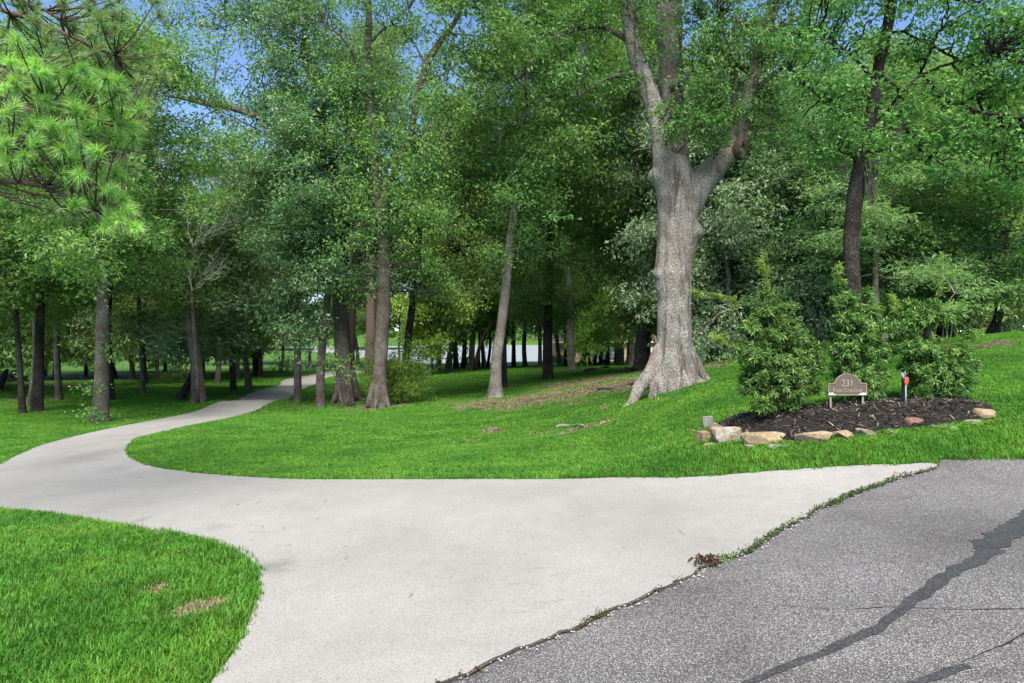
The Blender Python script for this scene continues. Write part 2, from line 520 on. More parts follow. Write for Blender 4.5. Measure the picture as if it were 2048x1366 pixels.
# ------------------------------------------------------------------ ground materials
def lawn_material():
    m, nt, b = new_mat('lawn_turf')
    v = pos_n(nt)
    at = N(nt, 'ShaderNodeAttribute', attribute_name='soil')
    big = noise_n(nt, v, 0.35, 4, 0.6)
    mid = noise_n(nt, v, 3.0, 4, 0.65)
    fine = noise_n(nt, v, 26.0, 3, 0.7)
    g1 = ramp(nt, mid, [(0.28, (0.032, 0.088, 0.009)), (0.5, (0.046, 0.120, 0.013)), (0.72, (0.064, 0.145, 0.018))])
    g2 = mixc(nt, fac_ramp(nt, big, 0.4, 0.7), g1, (0.070, 0.135, 0.020))
    g3 = mixc(nt, 0.55, g2, ramp(nt, fine, [(0.3, (0.45, 0.5, 0.4)), (0.68, (1.25, 1.2, 1.2))]), 'MULTIPLY')
    so = ramp(nt, mid, [(0.3, (0.045, 0.034, 0.025)), (0.5, (0.085, 0.066, 0.050)), (0.7, (0.16, 0.135, 0.105))])
    so = mixc(nt, 0.6, so, ramp(nt, fine, [(0.3, (0.35, 0.32, 0.3)), (0.66, (1.3, 1.25, 1.2))]), 'MULTIPLY')
    mask = fac_ramp(nt, math_n(nt, 'ADD', at.outputs['Fac'], math_n(nt, 'MULTIPLY', math_n(nt, 'SUBTRACT', fine, 0.5), 0.7)), 0.3, 0.62)
    setc(nt, b, mixc(nt, mask, g3, so), 0.85, 0.12)
    bump_n(nt, b, math_n(nt, 'ADD', fine, math_n(nt, 'MULTIPLY', mid, 0.6)), 0.9, 0.05)
    return m

def concrete_material():
    m, nt, b = new_mat('concrete')
    v = pos_n(nt)
    big = noise_n(nt, v, 0.55, 5, 0.62)
    mid = noise_n(nt, v, 6.0, 4, 0.6)
    col = ramp(nt, big, [(0.28, (0.196, 0.193, 0.186)), (0.5, (0.230, 0.227, 0.220)), (0.72, (0.256, 0.253, 0.246))])
    col = mixc(nt, 0.3, col, ramp(nt, mid, [(0.3, (0.78, 0.77, 0.75)), (0.7, (1.08, 1.08, 1.08))]), 'MULTIPLY')
    # sand grain and pits
    fine = noise_n(nt, v, 75.0, 3, 0.8)
    col = mixc(nt, 0.9, col, ramp(nt, fine, [(0.38, (0.70, 0.69, 0.67)), (0.48, (1.0, 1.0, 1.0)), (0.62, (1.13, 1.13, 1.13))]), 'MULTIPLY')
    pit = N(nt, 'ShaderNodeTexVoronoi'); pit.inputs['Scale'].default_value = 42.0; nt.links.new(v, pit.inputs['Vector'])
    pm = math_n(nt, 'MULTIPLY', fac_ramp(nt, pit.outputs['Distance'], 0.24, 0.10), fac_ramp(nt, noise_n(nt, v, 5.0, 4), 0.40, 0.58))
    col = mixc(nt, math_n(nt, 'MULTIPLY', pm, 0.75), col, (0.20, 0.19, 0.175))
    # brushed-off tyre scuffs and old leaf stains, drawn along the drive
    vs = pos_n(nt, (1.3, 5.5, 1))
    sc1 = noise_n(nt, vs, 1.6, 6, 0.72, 0.6)
    reg = fac_ramp(nt, noise_n(nt, v, 0.38, 2), 0.44, 0.60)
    sm = math_n(nt, 'MULTIPLY', fac_ramp(nt, sc1, 0.60, 0.70), reg)
    col = mixc(nt, math_n(nt, 'MULTIPLY', sm, 0.7), col, (0.11, 0.107, 0.103))
    # a few old stains of their own
    sx = N(nt, 'ShaderNodeSeparateXYZ'); nt.links.new(v, sx.inputs[0])
    for (px_, py_, rx_, ry_, am) in ((550, 1136, 48, 20, .8), (165, 918, 75, 12, .55), (205, 905, 60, 8, .5), (440, 1056, 40, 10, .4), (285, 1042, 26, 7, .6), (1350, 1158, 34, 9, .35), (230, 940, 40, 8, .4)):
        c_ = ground(px_, py_); wx_ = rx_ / F * c_[1]; wy_ = abs(ground(px_, py_ - ry_)[1] - c_[1])
        qx = math_n(nt, 'DIVIDE', math_n(nt, 'SUBTRACT', sx.outputs[0], float(c_[0])), float(wx_)); qy = math_n(nt, 'DIVIDE', math_n(nt, 'SUBTRACT', sx.outputs[1], float(c_[1])), float(wy_))
        q = math_n(nt, 'SQRT', math_n(nt, 'ADD', math_n(nt, 'MULTIPLY', qx, qx), math_n(nt, 'MULTIPLY', qy, qy)))
        q = math_n(nt, 'ADD', q, math_n(nt, 'MULTIPLY', math_n(nt, 'SUBTRACT', noise_n(nt, pos_n(nt, (6, 14, 1)), 1.0, 5, .75), .5), 3.2))
        col = mixc(nt, math_n(nt, 'MULTIPLY', fac_ramp(nt, q, 1.0, .2), am * .6), col, (0.085, 0.083, 0.081))
    # the drive turns greyer towards the left
    sep = N(nt, 'ShaderNodeSeparateXYZ'); nt.links.new(v, sep.inputs[0])
    left_grey = math_n(nt, 'MULTIPLY', fac_ramp(nt, sep.outputs[0], -2.0, -8.5), 0.25)
    col = mixc(nt, left_grey, col, mixc(nt, 1.0, col, (0.72, 0.71, 0.72), 'MULTIPLY'))
    setc(nt, b, col, 0.88, 0.2)
    bump_n(nt, b, math_n(nt, 'SUBTRACT', fine, math_n(nt, 'MULTIPLY', pm, 1.5)), 0.35, 0.004)
    return m

def asphalt_material():
    m, nt, b = new_mat('asphalt')
    v = pos_n(nt)
    vor = N(nt, 'ShaderNodeTexVoronoi'); vor.inputs['Scale'].default_value = 112.0; nt.links.new(v, vor.inputs['Vector'])
    sepc = N(nt, 'ShaderNodeSeparateColor'); nt.links.new(vor.outputs['Color'], sepc.inputs[0])
    stone = ramp(nt, sepc.outputs[0], [(0.0, (0.084, 0.082, 0.083)), (0.35, (0.140, 0.138, 0.139)), (0.62, (0.184, 0.181, 0.183)), (0.84, (0.215, 0.211, 0.214)), (0.96, (0.31, 0.306, 0.304))])
    gap = fac_ramp(nt, vor.outputs['Distance'], 0.42, 0.62)
    col = mixc(nt, gap, stone, (0.062, 0.060, 0.062))
    big = noise_n(nt, v, 0.7, 5, 0.65)
    vs = pos_n(nt, (0.35, 1.6, 1))
    strk = noise_n(nt, vs, 1.1, 5, 0.6)
    col = mixc(nt, 0.85, col, ramp(nt, big, [(0.28, (0.6, 0.59, 0.58)), (0.55, (1, 1, 1)), (0.75, (1.2, 1.2, 1.22))]), 'MULTIPLY')
    col = mixc(nt, math_n(nt, 'MULTIPLY', fac_ramp(nt, strk, 0.55, 0.7), 0.5), col, mixc(nt, 1.0, col, (0.5, 0.48, 0.45), 'MULTIPLY'))
    setc(nt, b, col, 0.85, 0.25)
    bump_n(nt, b, math_n(nt, 'SUBTRACT', sepc.outputs[1], gap), 0.55, 0.006)
    return m

M_LAWN, M_CONC, M_ASPH = lawn_material(), concrete_material(), asphalt_material()

# ------------------------------------------------------------------ mulch bed outline
BED_PX = [(1432, 858), (1450, 870), (1485, 878), (1540, 882), (1590, 879), (1650, 872), (1700, 868), (1760, 862), (1800, 858), (1850, 853), (1900, 847), (1960, 836),
          (1984, 822), (1975, 811), (1930, 804), (1860, 805), (1800, 805), (1740, 808), (1660, 816), (1560, 828), (1470, 840), (1440, 846)]
BED = np.array([gp(*p) for p in BED_PX])

# ------------------------------------------------------------------ terrain
def axis(lo, hi, fine, c0, c1, grow):
    out = [c0]
    while out[-1] < c1: out.append(out[-1] + fine)
    s = fine
    while out[-1] < hi: s *= grow; out.append(out[-1] + min(s, 60))
    left = [c0]; s = fine
    while left[-1] > lo: s *= grow; left.append(left[-1] - min(s, 60))
    return np.array(sorted(set(left[1:] + out)))
gx = axis(-900, 900, 0.27, -12, 9, 1.04)
gy = axis(-60, 1500, 0.22, 3.5, 24, 1.028)
GX, GY = np.meshgrid(gx, gy)
GZ = H(GX, GY)
under = (in_poly(GX, GY, DRIVE_S) & (GY < 90)) | in_poly(GX, GY, ROAD[::2])
GZ = GZ - 0.10 * under
GZ = GZ - 0.05 * (in_poly(GX, GY, BED))
nx, ny = len(gx), len(gy)
ii = (np.arange(ny - 1)[:, None] * nx + np.arange(nx - 1)[None]).ravel()
terr = np_mesh('ground', np.stack([GX.ravel(), GY.ravel(), GZ.ravel()], 1), [np.stack([ii, ii + 1, ii + nx + 1, ii + nx], 1)], smooth=True)
a_ = terr.attributes.new('soil', 'FLOAT', 'POINT')
sv = soil(GX, GY)
sv = np.maximum(sv, 0.9 * sstep(1.2, 0.0, np.abs(GY - shore(GX) + 0.5)) * (GY < 260))
# leaf-strewn forest floor on the right behind the bank and far left
sv = np.maximum(sv, 0.32 * sstep(36, 46, GY) * sstep(9, 14, GX))
sv = np.maximum(sv, 0.3 * sstep(52, 62, GY) * sstep(-22, -30, GX) * (GY < 180))
a_.data.foreach_set('value', sv.ravel().astype(np.float32))
tag(link('ground', terr, M_LAWN), kind='structure')
tag(slab('driveway', DRIVE, M_CONC, 0.018, 0.35), kind='structure')
tag(slab('road', ROAD, M_ASPH, 0.008, 0.35), kind='structure')

# ------------------------------------------------------------------ lake
def water_material():
    m, nt, b = new_mat('lake_water')
    setc(nt, b, (0.20, 0.21, 0.205), 0.5, 0.4)
    v = pos_n(nt, (0.5, 1.6, 1))
    bump_n(nt, b, noise_n(nt, v, 1.0, 4, 0.6), 0.35, 0.25)
    return m
wx = np.array([-500, -200, -100, -60, -30, 0, 12, 40, 100, 250, 500.0]); wy = np.array([88, 130, 180, 240, 338.0])
WX, WY = np.meshgrid(wx, wy)
k = (np.arange(4)[:, None] * 11 + np.arange(10)[None]).ravel()
tag(link('lake', np_mesh('lake', np.stack([WX.ravel(), WY.ravel(), np.full(WX.size, WATER_Z)], 1), [np.stack([k, k + 1, k + 12, k + 11], 1)]), water_material()), kind='structure')
# ------------------------------------------------------------------ foliage and bark
G = lambda *c: c
M_OAK = leaf_mat('oak_leaves', [(0.0, (0.024, 0.066, 0.019)), (0.45, (0.042, 0.110, 0.028)), (0.8, (0.062, 0.145, 0.034)), (1.0, (0.095, 0.175, 0.045))], 0.5)
M_OAK2 = leaf_mat('glossy_oak_leaves', [(0.0, (0.020, 0.060, 0.022)), (0.5, (0.036, 0.098, 0.034)), (0.85, (0.058, 0.130, 0.046)), (1.0, (0.13, 0.19, 0.10))], 0.36, 0.42, 0.3)
M_GREY = leaf_mat('grey_green_leaves', [(0.0, (0.026, 0.066, 0.024)), (0.5, (0.045, 0.100, 0.039)), (0.85, (0.066, 0.125, 0.056)), (1.0, (0.088, 0.145, 0.072))], 0.3, 0.45, 0.45)
M_LIME = leaf_mat('bright_leaves', [(0.0, (0.040, 0.115, 0.018)), (0.5, (0.075, 0.185, 0.030)), (1.0, (0.125, 0.25, 0.045))], 0.42)
M_FARL = leaf_mat('light_woodland_leaves', [(0.0, (0.045, 0.095, 0.028)), (0.5, (0.075, 0.145, 0.040)), (1.0, (0.115, 0.19, 0.060))], 0.45)
M_CYP = leaf_mat('feathery_cypress_leaves', [(0.0, (0.042, 0.105, 0.034)), (0.5, (0.064, 0.142, 0.050)), (1.0, (0.090, 0.180, 0.070))], 0.45)
M_OLIVE = leaf_mat('olive_leaves', [(0.0, (0.038, 0.085, 0.018)), (0.5, (0.066, 0.135, 0.030)), (1.0, (0.11, 0.18, 0.042))], 0.36)
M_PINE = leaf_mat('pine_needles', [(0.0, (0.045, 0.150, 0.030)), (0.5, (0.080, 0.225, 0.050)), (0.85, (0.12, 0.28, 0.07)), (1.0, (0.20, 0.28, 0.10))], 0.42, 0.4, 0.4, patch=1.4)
M_PINE_D = leaf_mat('shaded_pine_needles', [(0.0, (0.030, 0.085, 0.028)), (0.5, (0.055, 0.13, 0.040)), (1.0, (0.10, 0.17, 0.055))], 0.3, 0.4, 0.4)  # darker copy of the needle greens, shade put into the colour
B_OAK = bark_mat('pale_oak_bark', (0.52, 0.465, 0.40), (0.10, 0.078, 0.062), 1.7, (0.74, 0.72, 0.68), 0.95, 1.0, (0.29, 0.215, 0.165), (0.075, 0.056, 0.045))
B_GREY = bark_mat('grey_brown_bark', (0.17, 0.138, 0.11), (0.05, 0.039, 0.032), 1.3, (0.40, 0.39, 0.36), 0.5, 0.7)
B_DARK = bark_mat('dark_bark', (0.062, 0.050, 0.041), (0.016, 0.013, 0.011), 1.5, (0.22, 0.21, 0.18), 0.5, 0.9)
B_PINE = bark_mat('plated_pine_bark', (0.20, 0.15, 0.135), (0.075, 0.052, 0.045), 1.0, None, 0, 0.8)
B_PALE = bark_mat('pale_grey_bark', (0.235, 0.21, 0.18), (0.085, 0.07, 0.058), 1.2, (0.5, 0.5, 0.47), 0.6, 0.5)
B_DEAD = bark_mat('bleached_dead_wood', (0.58, 0.56, 0.53), (0.38, 0.36, 0.33), 1.2, None, 0, 0.3)
M_MOSS = plain_mat('spanish_moss', (0.13, 0.135, 0.095), 0.95, 0.05, 0, 0.35, 5)

def leaf_cloud(mb, C, D, size, rng, aspect=0.45, fold=0.25, up=0.5, face=None):
    """one folded two-triangle leaf at each point of C, growing along D"""
    n = len(C)
    if n == 0: return
    D = D / (np.linalg.norm(D, axis=1, keepdims=True) + 1e-9)
    U = rng.normal(size=(n, 3))
    if face is None: U[:, 2] = np.abs(U[:, 2]) + up
    else: U = U * 0.6 + face * 0.85 + np.array([0, 0, 0.45])
    S = np.cross(D, U); S /= np.linalg.norm(S, axis=1, keepdims=True) + 1e-9
    Nn = np.cross(S, D)
    L = (size * rng.uniform(0.65, 1.3, n))[:, None]; Wd = L * aspect * rng.uniform(0.8, 1.25, n)[:, None]
    b = C; t = C + D * L - Nn * L * 0.12
    m = C + D * L * rng.uniform(0.4, 0.6, n)[:, None]
    l = m + S * Wd * 0.5 + Nn * Wd * fold; r = m - S * Wd * 0.5 + Nn * Wd * fold
    v = np.stack([b, l, t, r], 1).reshape(-1, 3)
    k = np.arange(n)[:, None] * 4
    mb.add(v, t=np.concatenate([k + np.array([0, 2, 1]), k + np.array([0, 3, 2])]))

def spray(mb, centers, dirs, rad, n_per, size, rng, aspect=0.45, flat=0.6):
    """leafy sprays: leaves strewn round each centre, flattened, pointing outward along the twig"""
    K = 3
    centers = np.repeat(centers, K, 0); dirs = np.repeat(dirs, K, 0)
    so = rng.normal(size=centers.shape) * 0.5 * rad; so[:, 2] *= flat
    centers = centers + so
    idx = np.repeat(np.arange(len(centers)), max(1, n_per // K))
    off = rng.normal(size=(len(idx), 3)) * 0.27
    off[:, 2] *= flat
    P = centers[idx] + off * rad
    D = off * 1.2 + dirs[idx] * 0.15 + rng.normal(size=off.shape) * 0.45
    D[:, 2] -= 0.2
    fc = dirs[idx] / (np.linalg.norm(dirs[idx], axis=1, keepdims=True) + 1e-9)
    leaf_cloud(mb, P, D, size, rng, aspect, face=fc)

def moss_mesh(mb, top, length, width, rng, n=26):
    """hanging strands of moss"""
    for _ in range(int(n * 2.2)):
        a = rng.uniform(0, 6.28); rr = width * rng.uniform(0, 1) ** 0.7
        x, y = math.cos(a) * rr, math.sin(a) * rr
        L = length * rng.uniform(0.35, 1.0) * (1 - 0.4 * rr / (width + 1e-6))
        k = 5
        P = np.array([[x * (1 - 0.5 * t) + rng.normal() * 0.02 * length, y * (1 - 0.5 * t) + rng.normal() * 0.02 * length, -L * t + .1 * length * rng.uniform()] for t in np.linspace(0, 1, k)]) + top
        w = width * 0.075
        S = np.array([math.cos(a * 3), math.sin(a * 3), 0]) * w
        ww = np.linspace(1, 0.25, k)[:, None]
        v = np.stack([P - S * ww, P + S * ww], 1).reshape(-1, 3)
        i = np.arange(k - 1)[:, None] * 2
        mb.add(v, q=i + np.array([0, 1, 3, 2]))

def wander(p0, p1, n, amp, rng):
    t = np.linspace(0, 1, n)[:, None]
    P = p0 + (p1 - p0) * t
    w = np.cumsum(rng.normal(size=(n, 3)), 0)
    w = w - w[0] - (w[-1] - w[0]) * t
    return P + w * amp

def limb_with_twigs(mb, P, r0, r1, rng, n_twigs, tw_len, t_from=0.35, sides=6, up=0.35, tips=None, sub=2):
    """a limb and its twigs; twig ends are collected for the sprays"""
    n = len(P)
    tube(mb, P, np.linspace(r0, r1, n), sides)
    if tips is None: return
    axis_ = P[-1] - P[0]; axis_ = axis_ / (np.linalg.norm(axis_) + 1e-9)
    for k in range(n_twigs):
        t = t_from + (1 - t_from) * (k + rng.uniform(0.2, 0.8)) / n_twigs
        i = min(n - 1, int(t * (n - 1)))
        d = rng.normal(size=3); d[2] += up; d += axis_ * 0.7
        d /= np.linalg.norm(d)
        L = tw_len * rng.uniform(0.6, 1.25)
        q = wander(P[i], P[i] + d * L, 4, L * 0.06, rng)
        tube(mb, q, np.linspace(max(0.008, r1 * 0.8), 0.006, 4), 4, cap=False)
        tips.append((q[-1], d)); 
        for s in range(sub):
            tips.append((q[1 + s % 3] + rng.normal(size=3) * 0.1, d))
    tips.append((P[-1], axis_))

CROWNS = {}
def make_crown(key, seed, hc, rc, n_limbs, n_tw, tw_len, n_leaf, leaf, srad, mat, bark, shape='oval', droop=0.0, r_leader=0.12, aspect=0.45, flat=0.6, sparse_top=0.0, low=0.0, sub=2):
    """a crown around its own leader, origin where the leader leaves the trunk. Shared by every tree that uses it."""
    n_leaf = int(n_leaf * 1.45)
    rng = np.random.default_rng(seed)
    br = MB(); tips = []
    top = np.array([rng.normal() * 0.08 * hc, rng.normal() * 0.08 * hc, hc * 0.93])
    lead = wander(np.zeros(3), top, 12, 0.05 * rc, rng)
    tube(br, lead, np.linspace(r_leader, 0.02, 12), 8)
    ga = rng.uniform(0, 6.28)
    for k in range(n_limbs):
        t = (k + rng.uniform(0.1, 0.9)) / n_limbs
        i = min(11, int((0.02 + 0.93 * t) * 11))
        ga += 2.4 + rng.normal() * 0.35
        if shape == 'oval': R = rc * math.sin(math.pi * (0.18 + 0.72 * t)) ** 0.8
        elif shape == 'cone': R = rc * (1.02 - t) ** 0.8
        else: R = rc * (0.55 + 0.45 * math.sin(math.pi * min(1, t * 1.1)))
        R *= rng.uniform(0.6, 1.15)
        d = np.array([math.cos(ga), math.sin(ga), 0.0])
        rise = (0.28 + 0.35 * t - droop) * R
        p0 = lead[i]; p1 = p0 + d * R + np.array([0, 0, rise])
        if low: p1[2] -= low * R * (1 - t)
        L = wander(p0, p1, 8, 0.035 * R, rng)
        r0 = r_leader * (0.5 - 0.3 * t)
        limb_with_twigs(br, L, r0, 0.012, rng, n_tw, tw_len, 0.3, 5, 0.3 - droop, tips, sub)
    tc = np.array([p for p, d in tips]); td = np.array([d for p, d in tips])
    if sparse_top > 0:
        keep = rng.uniform(size=len(tc)) > sparse_top * sstep(0.35 * hc, 0.9 * hc, tc[:, 2])
        tc, td = tc[keep], td[keep]
    lf = MB()
    spray(lf, tc, td, srad, n_leaf, leaf, rng, aspect, flat)
    bm_ = br.mesh(key + '_branches', smooth=True); bm_.materials.append(bark)
    lm = lf.mesh(key + '_leaves'); lm.materials.append(mat)
    CROWNS[key] = (bm_, lm, hc, rc)

make_crown('oak_broad', 1, 12.0, 5.6, 32, 5, 1.15, 58, 0.19, 0.95, M_OAK, B_GREY, 'oval', low=0.25)
make_crown('oak_tall', 2, 13.0, 4.2, 30, 5, 1.0, 48, 0.185, 0.85, M_OAK2, B_GREY, 'oval', sparse_top=0.5, low=0.2)
make_crown('oak_loose', 3, 13.0, 4.8, 26, 5, 1.1, 36, 0.185, 0.9, M_OAK, B_GREY, 'oval', sparse_top=0.65, low=0.3)
make_crown('maple_low', 4, 9.0, 4.2, 26, 5, 1.0, 50, 0.17, 0.85, M_LIME, B_GREY, 'full', droop=0.12, low=0.35)
make_crown('olive', 5, 10.0, 4.4, 26, 5, 1.0, 44, 0.16, 0.85, M_OLIVE, B_GREY, 'oval', droop=0.1, low=0.25)
make_crown('silver', 6, 11.0, 5.2, 36, 6, 1.1, 66, 0.19, 0.85, M_GREY, B_PALE, 'oval', droop=0.22, low=0.45)
make_crown('cypress', 7, 11.0, 4.6, 38, 7, 0.9, 50, 0.18, 0.7, M_CYP, B_PALE, 'cone', droop=0.3, aspect=0.22, flat=0.35, low=0.3)
make_crown('far_oak', 8, 13.0, 5.4, 26, 4, 1.4, 44, 0.36, 1.25, M_OAK, B_DARK, 'full', low=0.3, sub=1)
make_crown('far_mixed', 9, 12.0, 5.0, 26, 4, 1.4, 44, 0.34, 1.2, M_FARL, B_DARK, 'full', low=0.3, sub=1)
make_crown('far_grey', 19, 12.0, 5.2, 26, 4, 1.4, 44, 0.32, 1.2, M_GREY, B_PALE, 'full', droop=.1, low=0.4, sub=1)
make_crown('understory', 10, 5.0, 2.6, 18, 5, 0.7, 40, 0.14, 0.6, M_OAK, B_GREY, 'full', droop=0.1, low=0.3)
make_crown('magnolia', 11, 6.0, 2.6, 20, 5, 0.7, 36, 0.20, 0.6, M_LIME, B_GREY, 'full', droop=0.05, low=0.2, aspect=0.5)
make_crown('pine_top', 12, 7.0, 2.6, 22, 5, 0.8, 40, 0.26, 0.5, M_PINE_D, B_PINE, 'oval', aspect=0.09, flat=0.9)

def trunk_mesh(name, P, r_base, r_top, sides=14, flare=1.0, bark=None, seed=0, n=26, origin=None, fl_h=0.9, lobes=5):
    rng = np.random.default_rng(seed)
    L = spline(P, n)
    seg = np.concatenate([[0], np.cumsum(np.linalg.norm(np.diff(L, axis=0), axis=1))])
    R = r_base + (r_top - r_base) * (seg / seg[-1]) ** 0.8
    ph = rng.uniform(0, 6.28, 4)
    def rf(i, a, PP):
        h = seg[i.astype(int)]
        f = np.exp(-h / (fl_h * 0.38)) * 0.75 * flare
        lob = 1 + f * (0.75 + 0.55 * np.cos(lobes * a + ph[0]) * 1.0 + 0.25 * np.cos(2 * a + ph[1]))
        w = 1 + 0.05 * np.sin(2 * a + ph[2] + h * 0.6) + 0.035 * np.sin(3 * a + ph[3] + h * 1.3) + 0.02 * np.sin(7 * a + h * 2.1)
        return lob * w
    mb = MB(); tube(mb, L, R, sides, rf)
    me = mb.mesh(name, smooth=True, origin=origin)
    if bark: me.materials.append(bark)
    return me, L, R, seg

TREES = []
def tree(name, label, base_px, crown, ch, cw, top_px=None, mids=(), dia_px=None, dia=None, d=None, bark=B_GREY, cb=None, rot=None, group=None, seed=None, flare=0.8, moss=0, twigs=0, twl=1.0):
    """one tree: trunk through sighted points, a crown (shared mesh) turned and scaled for this tree.
    cb: height of the crown's foot above the ground; ch, cw: crown height and radius in metres"""
    i = len(TREES); seed = i * 7 + 3 if seed is None else seed
    rng = np.random.default_rng(seed)
    g = ground(*base_px) if d is None else pix(base_px[0], base_px[1], d)
    base = np.array([g[0], g[1], Hs(g[0], g[1]) - 0.06])
    dd = g[1]
    r = (dia if dia else dia_px / F * dd) / 2
    cb = cb if cb is not None else 6.0
    if top_px is not None:
        t = pix(top_px[0], top_px[1], dd + (top_px[2] if len(top_px) > 2 else 0)); 
    else:
        t = base + np.array([rng.normal() * 0.35, rng.normal() * 0.35, cb + 0.4])
    P = [base, base + np.array([0, 0, 0.12])] + [pix(m[0], m[1], dd + (m[2] if len(m) > 2 else 0)) for m in mids] + [t]
    if not mids:
        P.insert(2, (base + t) / 2 + np.array([rng.normal() * 0.12, rng.normal() * 0.12, 0]))
    P = np.array(P)
    root = empty(name, base)
    me, L, R, seg = trunk_mesh('trunk', P, r, r * 0.62, 12 if r * F / dd < 12 else 16, flare, bark, seed, 22, origin=base)
    link('trunk', me, None, root)
    bmesh_, lmesh, hc, rc = CROWNS[crown]
    rz = rng.uniform(0, 6.28) if rot is None else rot
    s = (cw / rc, cw / rc, ch / hc)
    tip = L[-1] - base
    tl = L[-1] - L[-4]; tl = tl / np.linalg.norm(tl)
    for nm, m_ in (('branches', bmesh_), ('crown', lmesh)):
        o = link(nm, m_, None, root, tip - np.array([0, 0, 0.25]))
        o.rotation_euler = (-math.asin(max(-0.5, min(0.5, tl[1]))) * 0.6, math.asin(max(-0.5, min(0.5, tl[0]))) * 0.6, rz)
        o.rotation_mode = 'XYZ'; o.scale = s
        if nm == 'crown': o['kind'] = 'stuff'
    if twigs:
        mb = MB(); lf = MB(); tips = []
        for k in range(twigs):
            q = L[int(rng.uniform(0.22 if twl <= 1 else .62, 0.8 if twl <= 1 else .99) * (len(L) - 1))]
            a = rng.uniform(0, 6.28); ln = rng.uniform(0.5, 1.3) * twl
            e = q + np.array([math.cos(a) * ln, math.sin(a) * ln, ln * rng.uniform(-0.1, 0.5)])
            limb_with_twigs(mb, wander(q, e, 5, 0.04, rng), 0.02, 0.006, rng, 3 if twl <= 1 else 6, 0.35 * twl, 0.3, 4, 0.2, tips, 1 if twl <= 1 else 2)
        spray(lf, np.array([p for p, _ in tips]), np.array([v for _, v in tips]), 0.3 if twl <= 1 else .62, 14 if twl <= 1 else 30, 0.14 if twl <= 1 else .165, rng)
        o = link('low_twigs', mb.mesh('low_twigs', True, base), bark, root); o['kind'] = 'stuff'
        o = link('low_leaves', lf.mesh('low_leaves', False, base), lmesh.materials[0], root); o['kind'] = 'stuff'
    if moss:
        mb = MB()
        for k in range(moss):
            a = rng.uniform(0, 6.28); rr = cw * rng.uniform(0.25, 0.8)
            top = L[-1] + np.array([math.cos(a) * rr, math.sin(a) * rr, ch * rng.uniform(0.05, 0.4)])
            moss_mesh(mb, top, rng.uniform(0.8, 2.0), rng.uniform(0.08, 0.18), rng, 18)
        o = link('hanging_moss', mb.mesh('hanging_moss', False, base), M_MOSS, root); o['kind'] = 'stuff'
    tag(root, label, 'tree', group)
    TREES.append(root)
    return root

# ---- trees with trunks one can tell apart (photo column, row of the foot; distances follow from the ground)
GA, GB, GC, GD = 'trees left of the driveway', 'trees in the middle lawn', 'trees along the lake shore', 'trees behind the right bank'
tree('oak_tree', 'stout grey-barked oak standing alone at the left verge of the driveway', (201, 845), 'oak_broad', 9, 4.6, (207, 520), [(203, 760), (205, 650)], 30, bark=B_GREY, cb=6, group=GA, moss=2, twigs=7)
tree('oak_tree', 'dark trunk right behind the stout oak at the left verge', (220, 802), 'oak_tall', 10, 4.0, (222, 520), (), 19, bark=B_DARK, group=GA)
tree('leaning_tree', 'leaning tree with lichen-whitened foot on the verge left of the driveway', (397, 806), 'oak_loose', 8, 3.2, (338, 487), [(394, 740), (378, 620), (360, 555)], 27, bark=B_GREY, group=GA, twigs=6, twl=1.7)
tree('slim_tree', 'slim trunk leaning left at the far left edge of the lawn', (45, 828), 'understory', 6, 3.0, (30, 600), [(40, 740)], 13, bark=B_DARK, group=GA)
tree('oak_tree', 'thick dark trunk at the left edge, beside the slim leaning trunk', (76, 824), 'oak_broad', 10, 4.6, (84, 560), [(78, 700)], 21, bark=B_DARK, group=GA, moss=3)
tree('slim_tree', 'thin grey trunk between the slim leaning trunk and the thick dark one', (58, 814), 'understory', 6, 2.8, (66, 620), (), 10, bark=B_GREY, group=GA)
tree('oak_tree', 'trunk hung with pale moss, second left of the stout verge oak', (118, 800), 'oak_tall', 9, 3.8, (116, 600), (), 13, bark=B_GREY, group=GA, moss=9)
tree('slim_tree', 'slender trunk midway between the stout verge oak and the leaning tree', (287, 787), 'oak_loose', 9, 3.4, (276, 560), [(280, 660)], 10, bark=B_GREY, group=GA)
tree('slim_tree', 'straight dark trunk just right of the leaning tree', (467, 784), 'oak_tall', 10, 3.6, (462, 600), (), 13, bark=B_DARK, group=GA)
tree('slim_tree', 'short grey trunk with a bright low crown beside the far driveway', (498, 779), 'magnolia', 5.5, 2.6, (486, 690), (), 15, bark=B_GREY, group=GA)
tree('oak_tree', 'broad dim trunk where the driveway bends out of sight', (515, 752), 'oak_broad', 12, 5.0, (512, 600), (), 20, bark=B_DARK, group=GA)
tree('slim_tree', 'pale trunk behind the leaning tree', (435, 768), 'oak_loose', 11, 4.0, (440, 600), (), 11, bark=B_GREY, group=GA)
tree('straight_tree', 'slim straight grey tree just right of the driveway bend', (596, 804), 'oak_tall', 13, 4.4, (592, 470), [(594, 640)], 16, bark=B_GREY, group=GB, flare=0.4, twigs=10, twl=2.0)
tree('straight_tree', 'slim tree leaning right beside the thick brown trunk', (641, 813), 'oak_tall', 10, 3.6, (662, 530), [(642, 730), (652, 620)], 19, bark=B_GREY, group=GB, flare=0.5, moss=2, twigs=6, twl=1.8)
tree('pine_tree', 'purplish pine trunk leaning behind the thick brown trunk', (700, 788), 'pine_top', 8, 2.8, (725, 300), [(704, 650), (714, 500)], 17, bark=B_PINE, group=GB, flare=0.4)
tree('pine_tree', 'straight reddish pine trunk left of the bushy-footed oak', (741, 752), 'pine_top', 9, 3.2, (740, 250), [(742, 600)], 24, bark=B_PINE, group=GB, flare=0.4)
tree('slim_tree', 'small dark trunk between the thick brown trunk and the reddish pine', (717, 740), 'understory', 7, 3.2, (709, 660), (), 9, bark=B_DARK, group=GB)
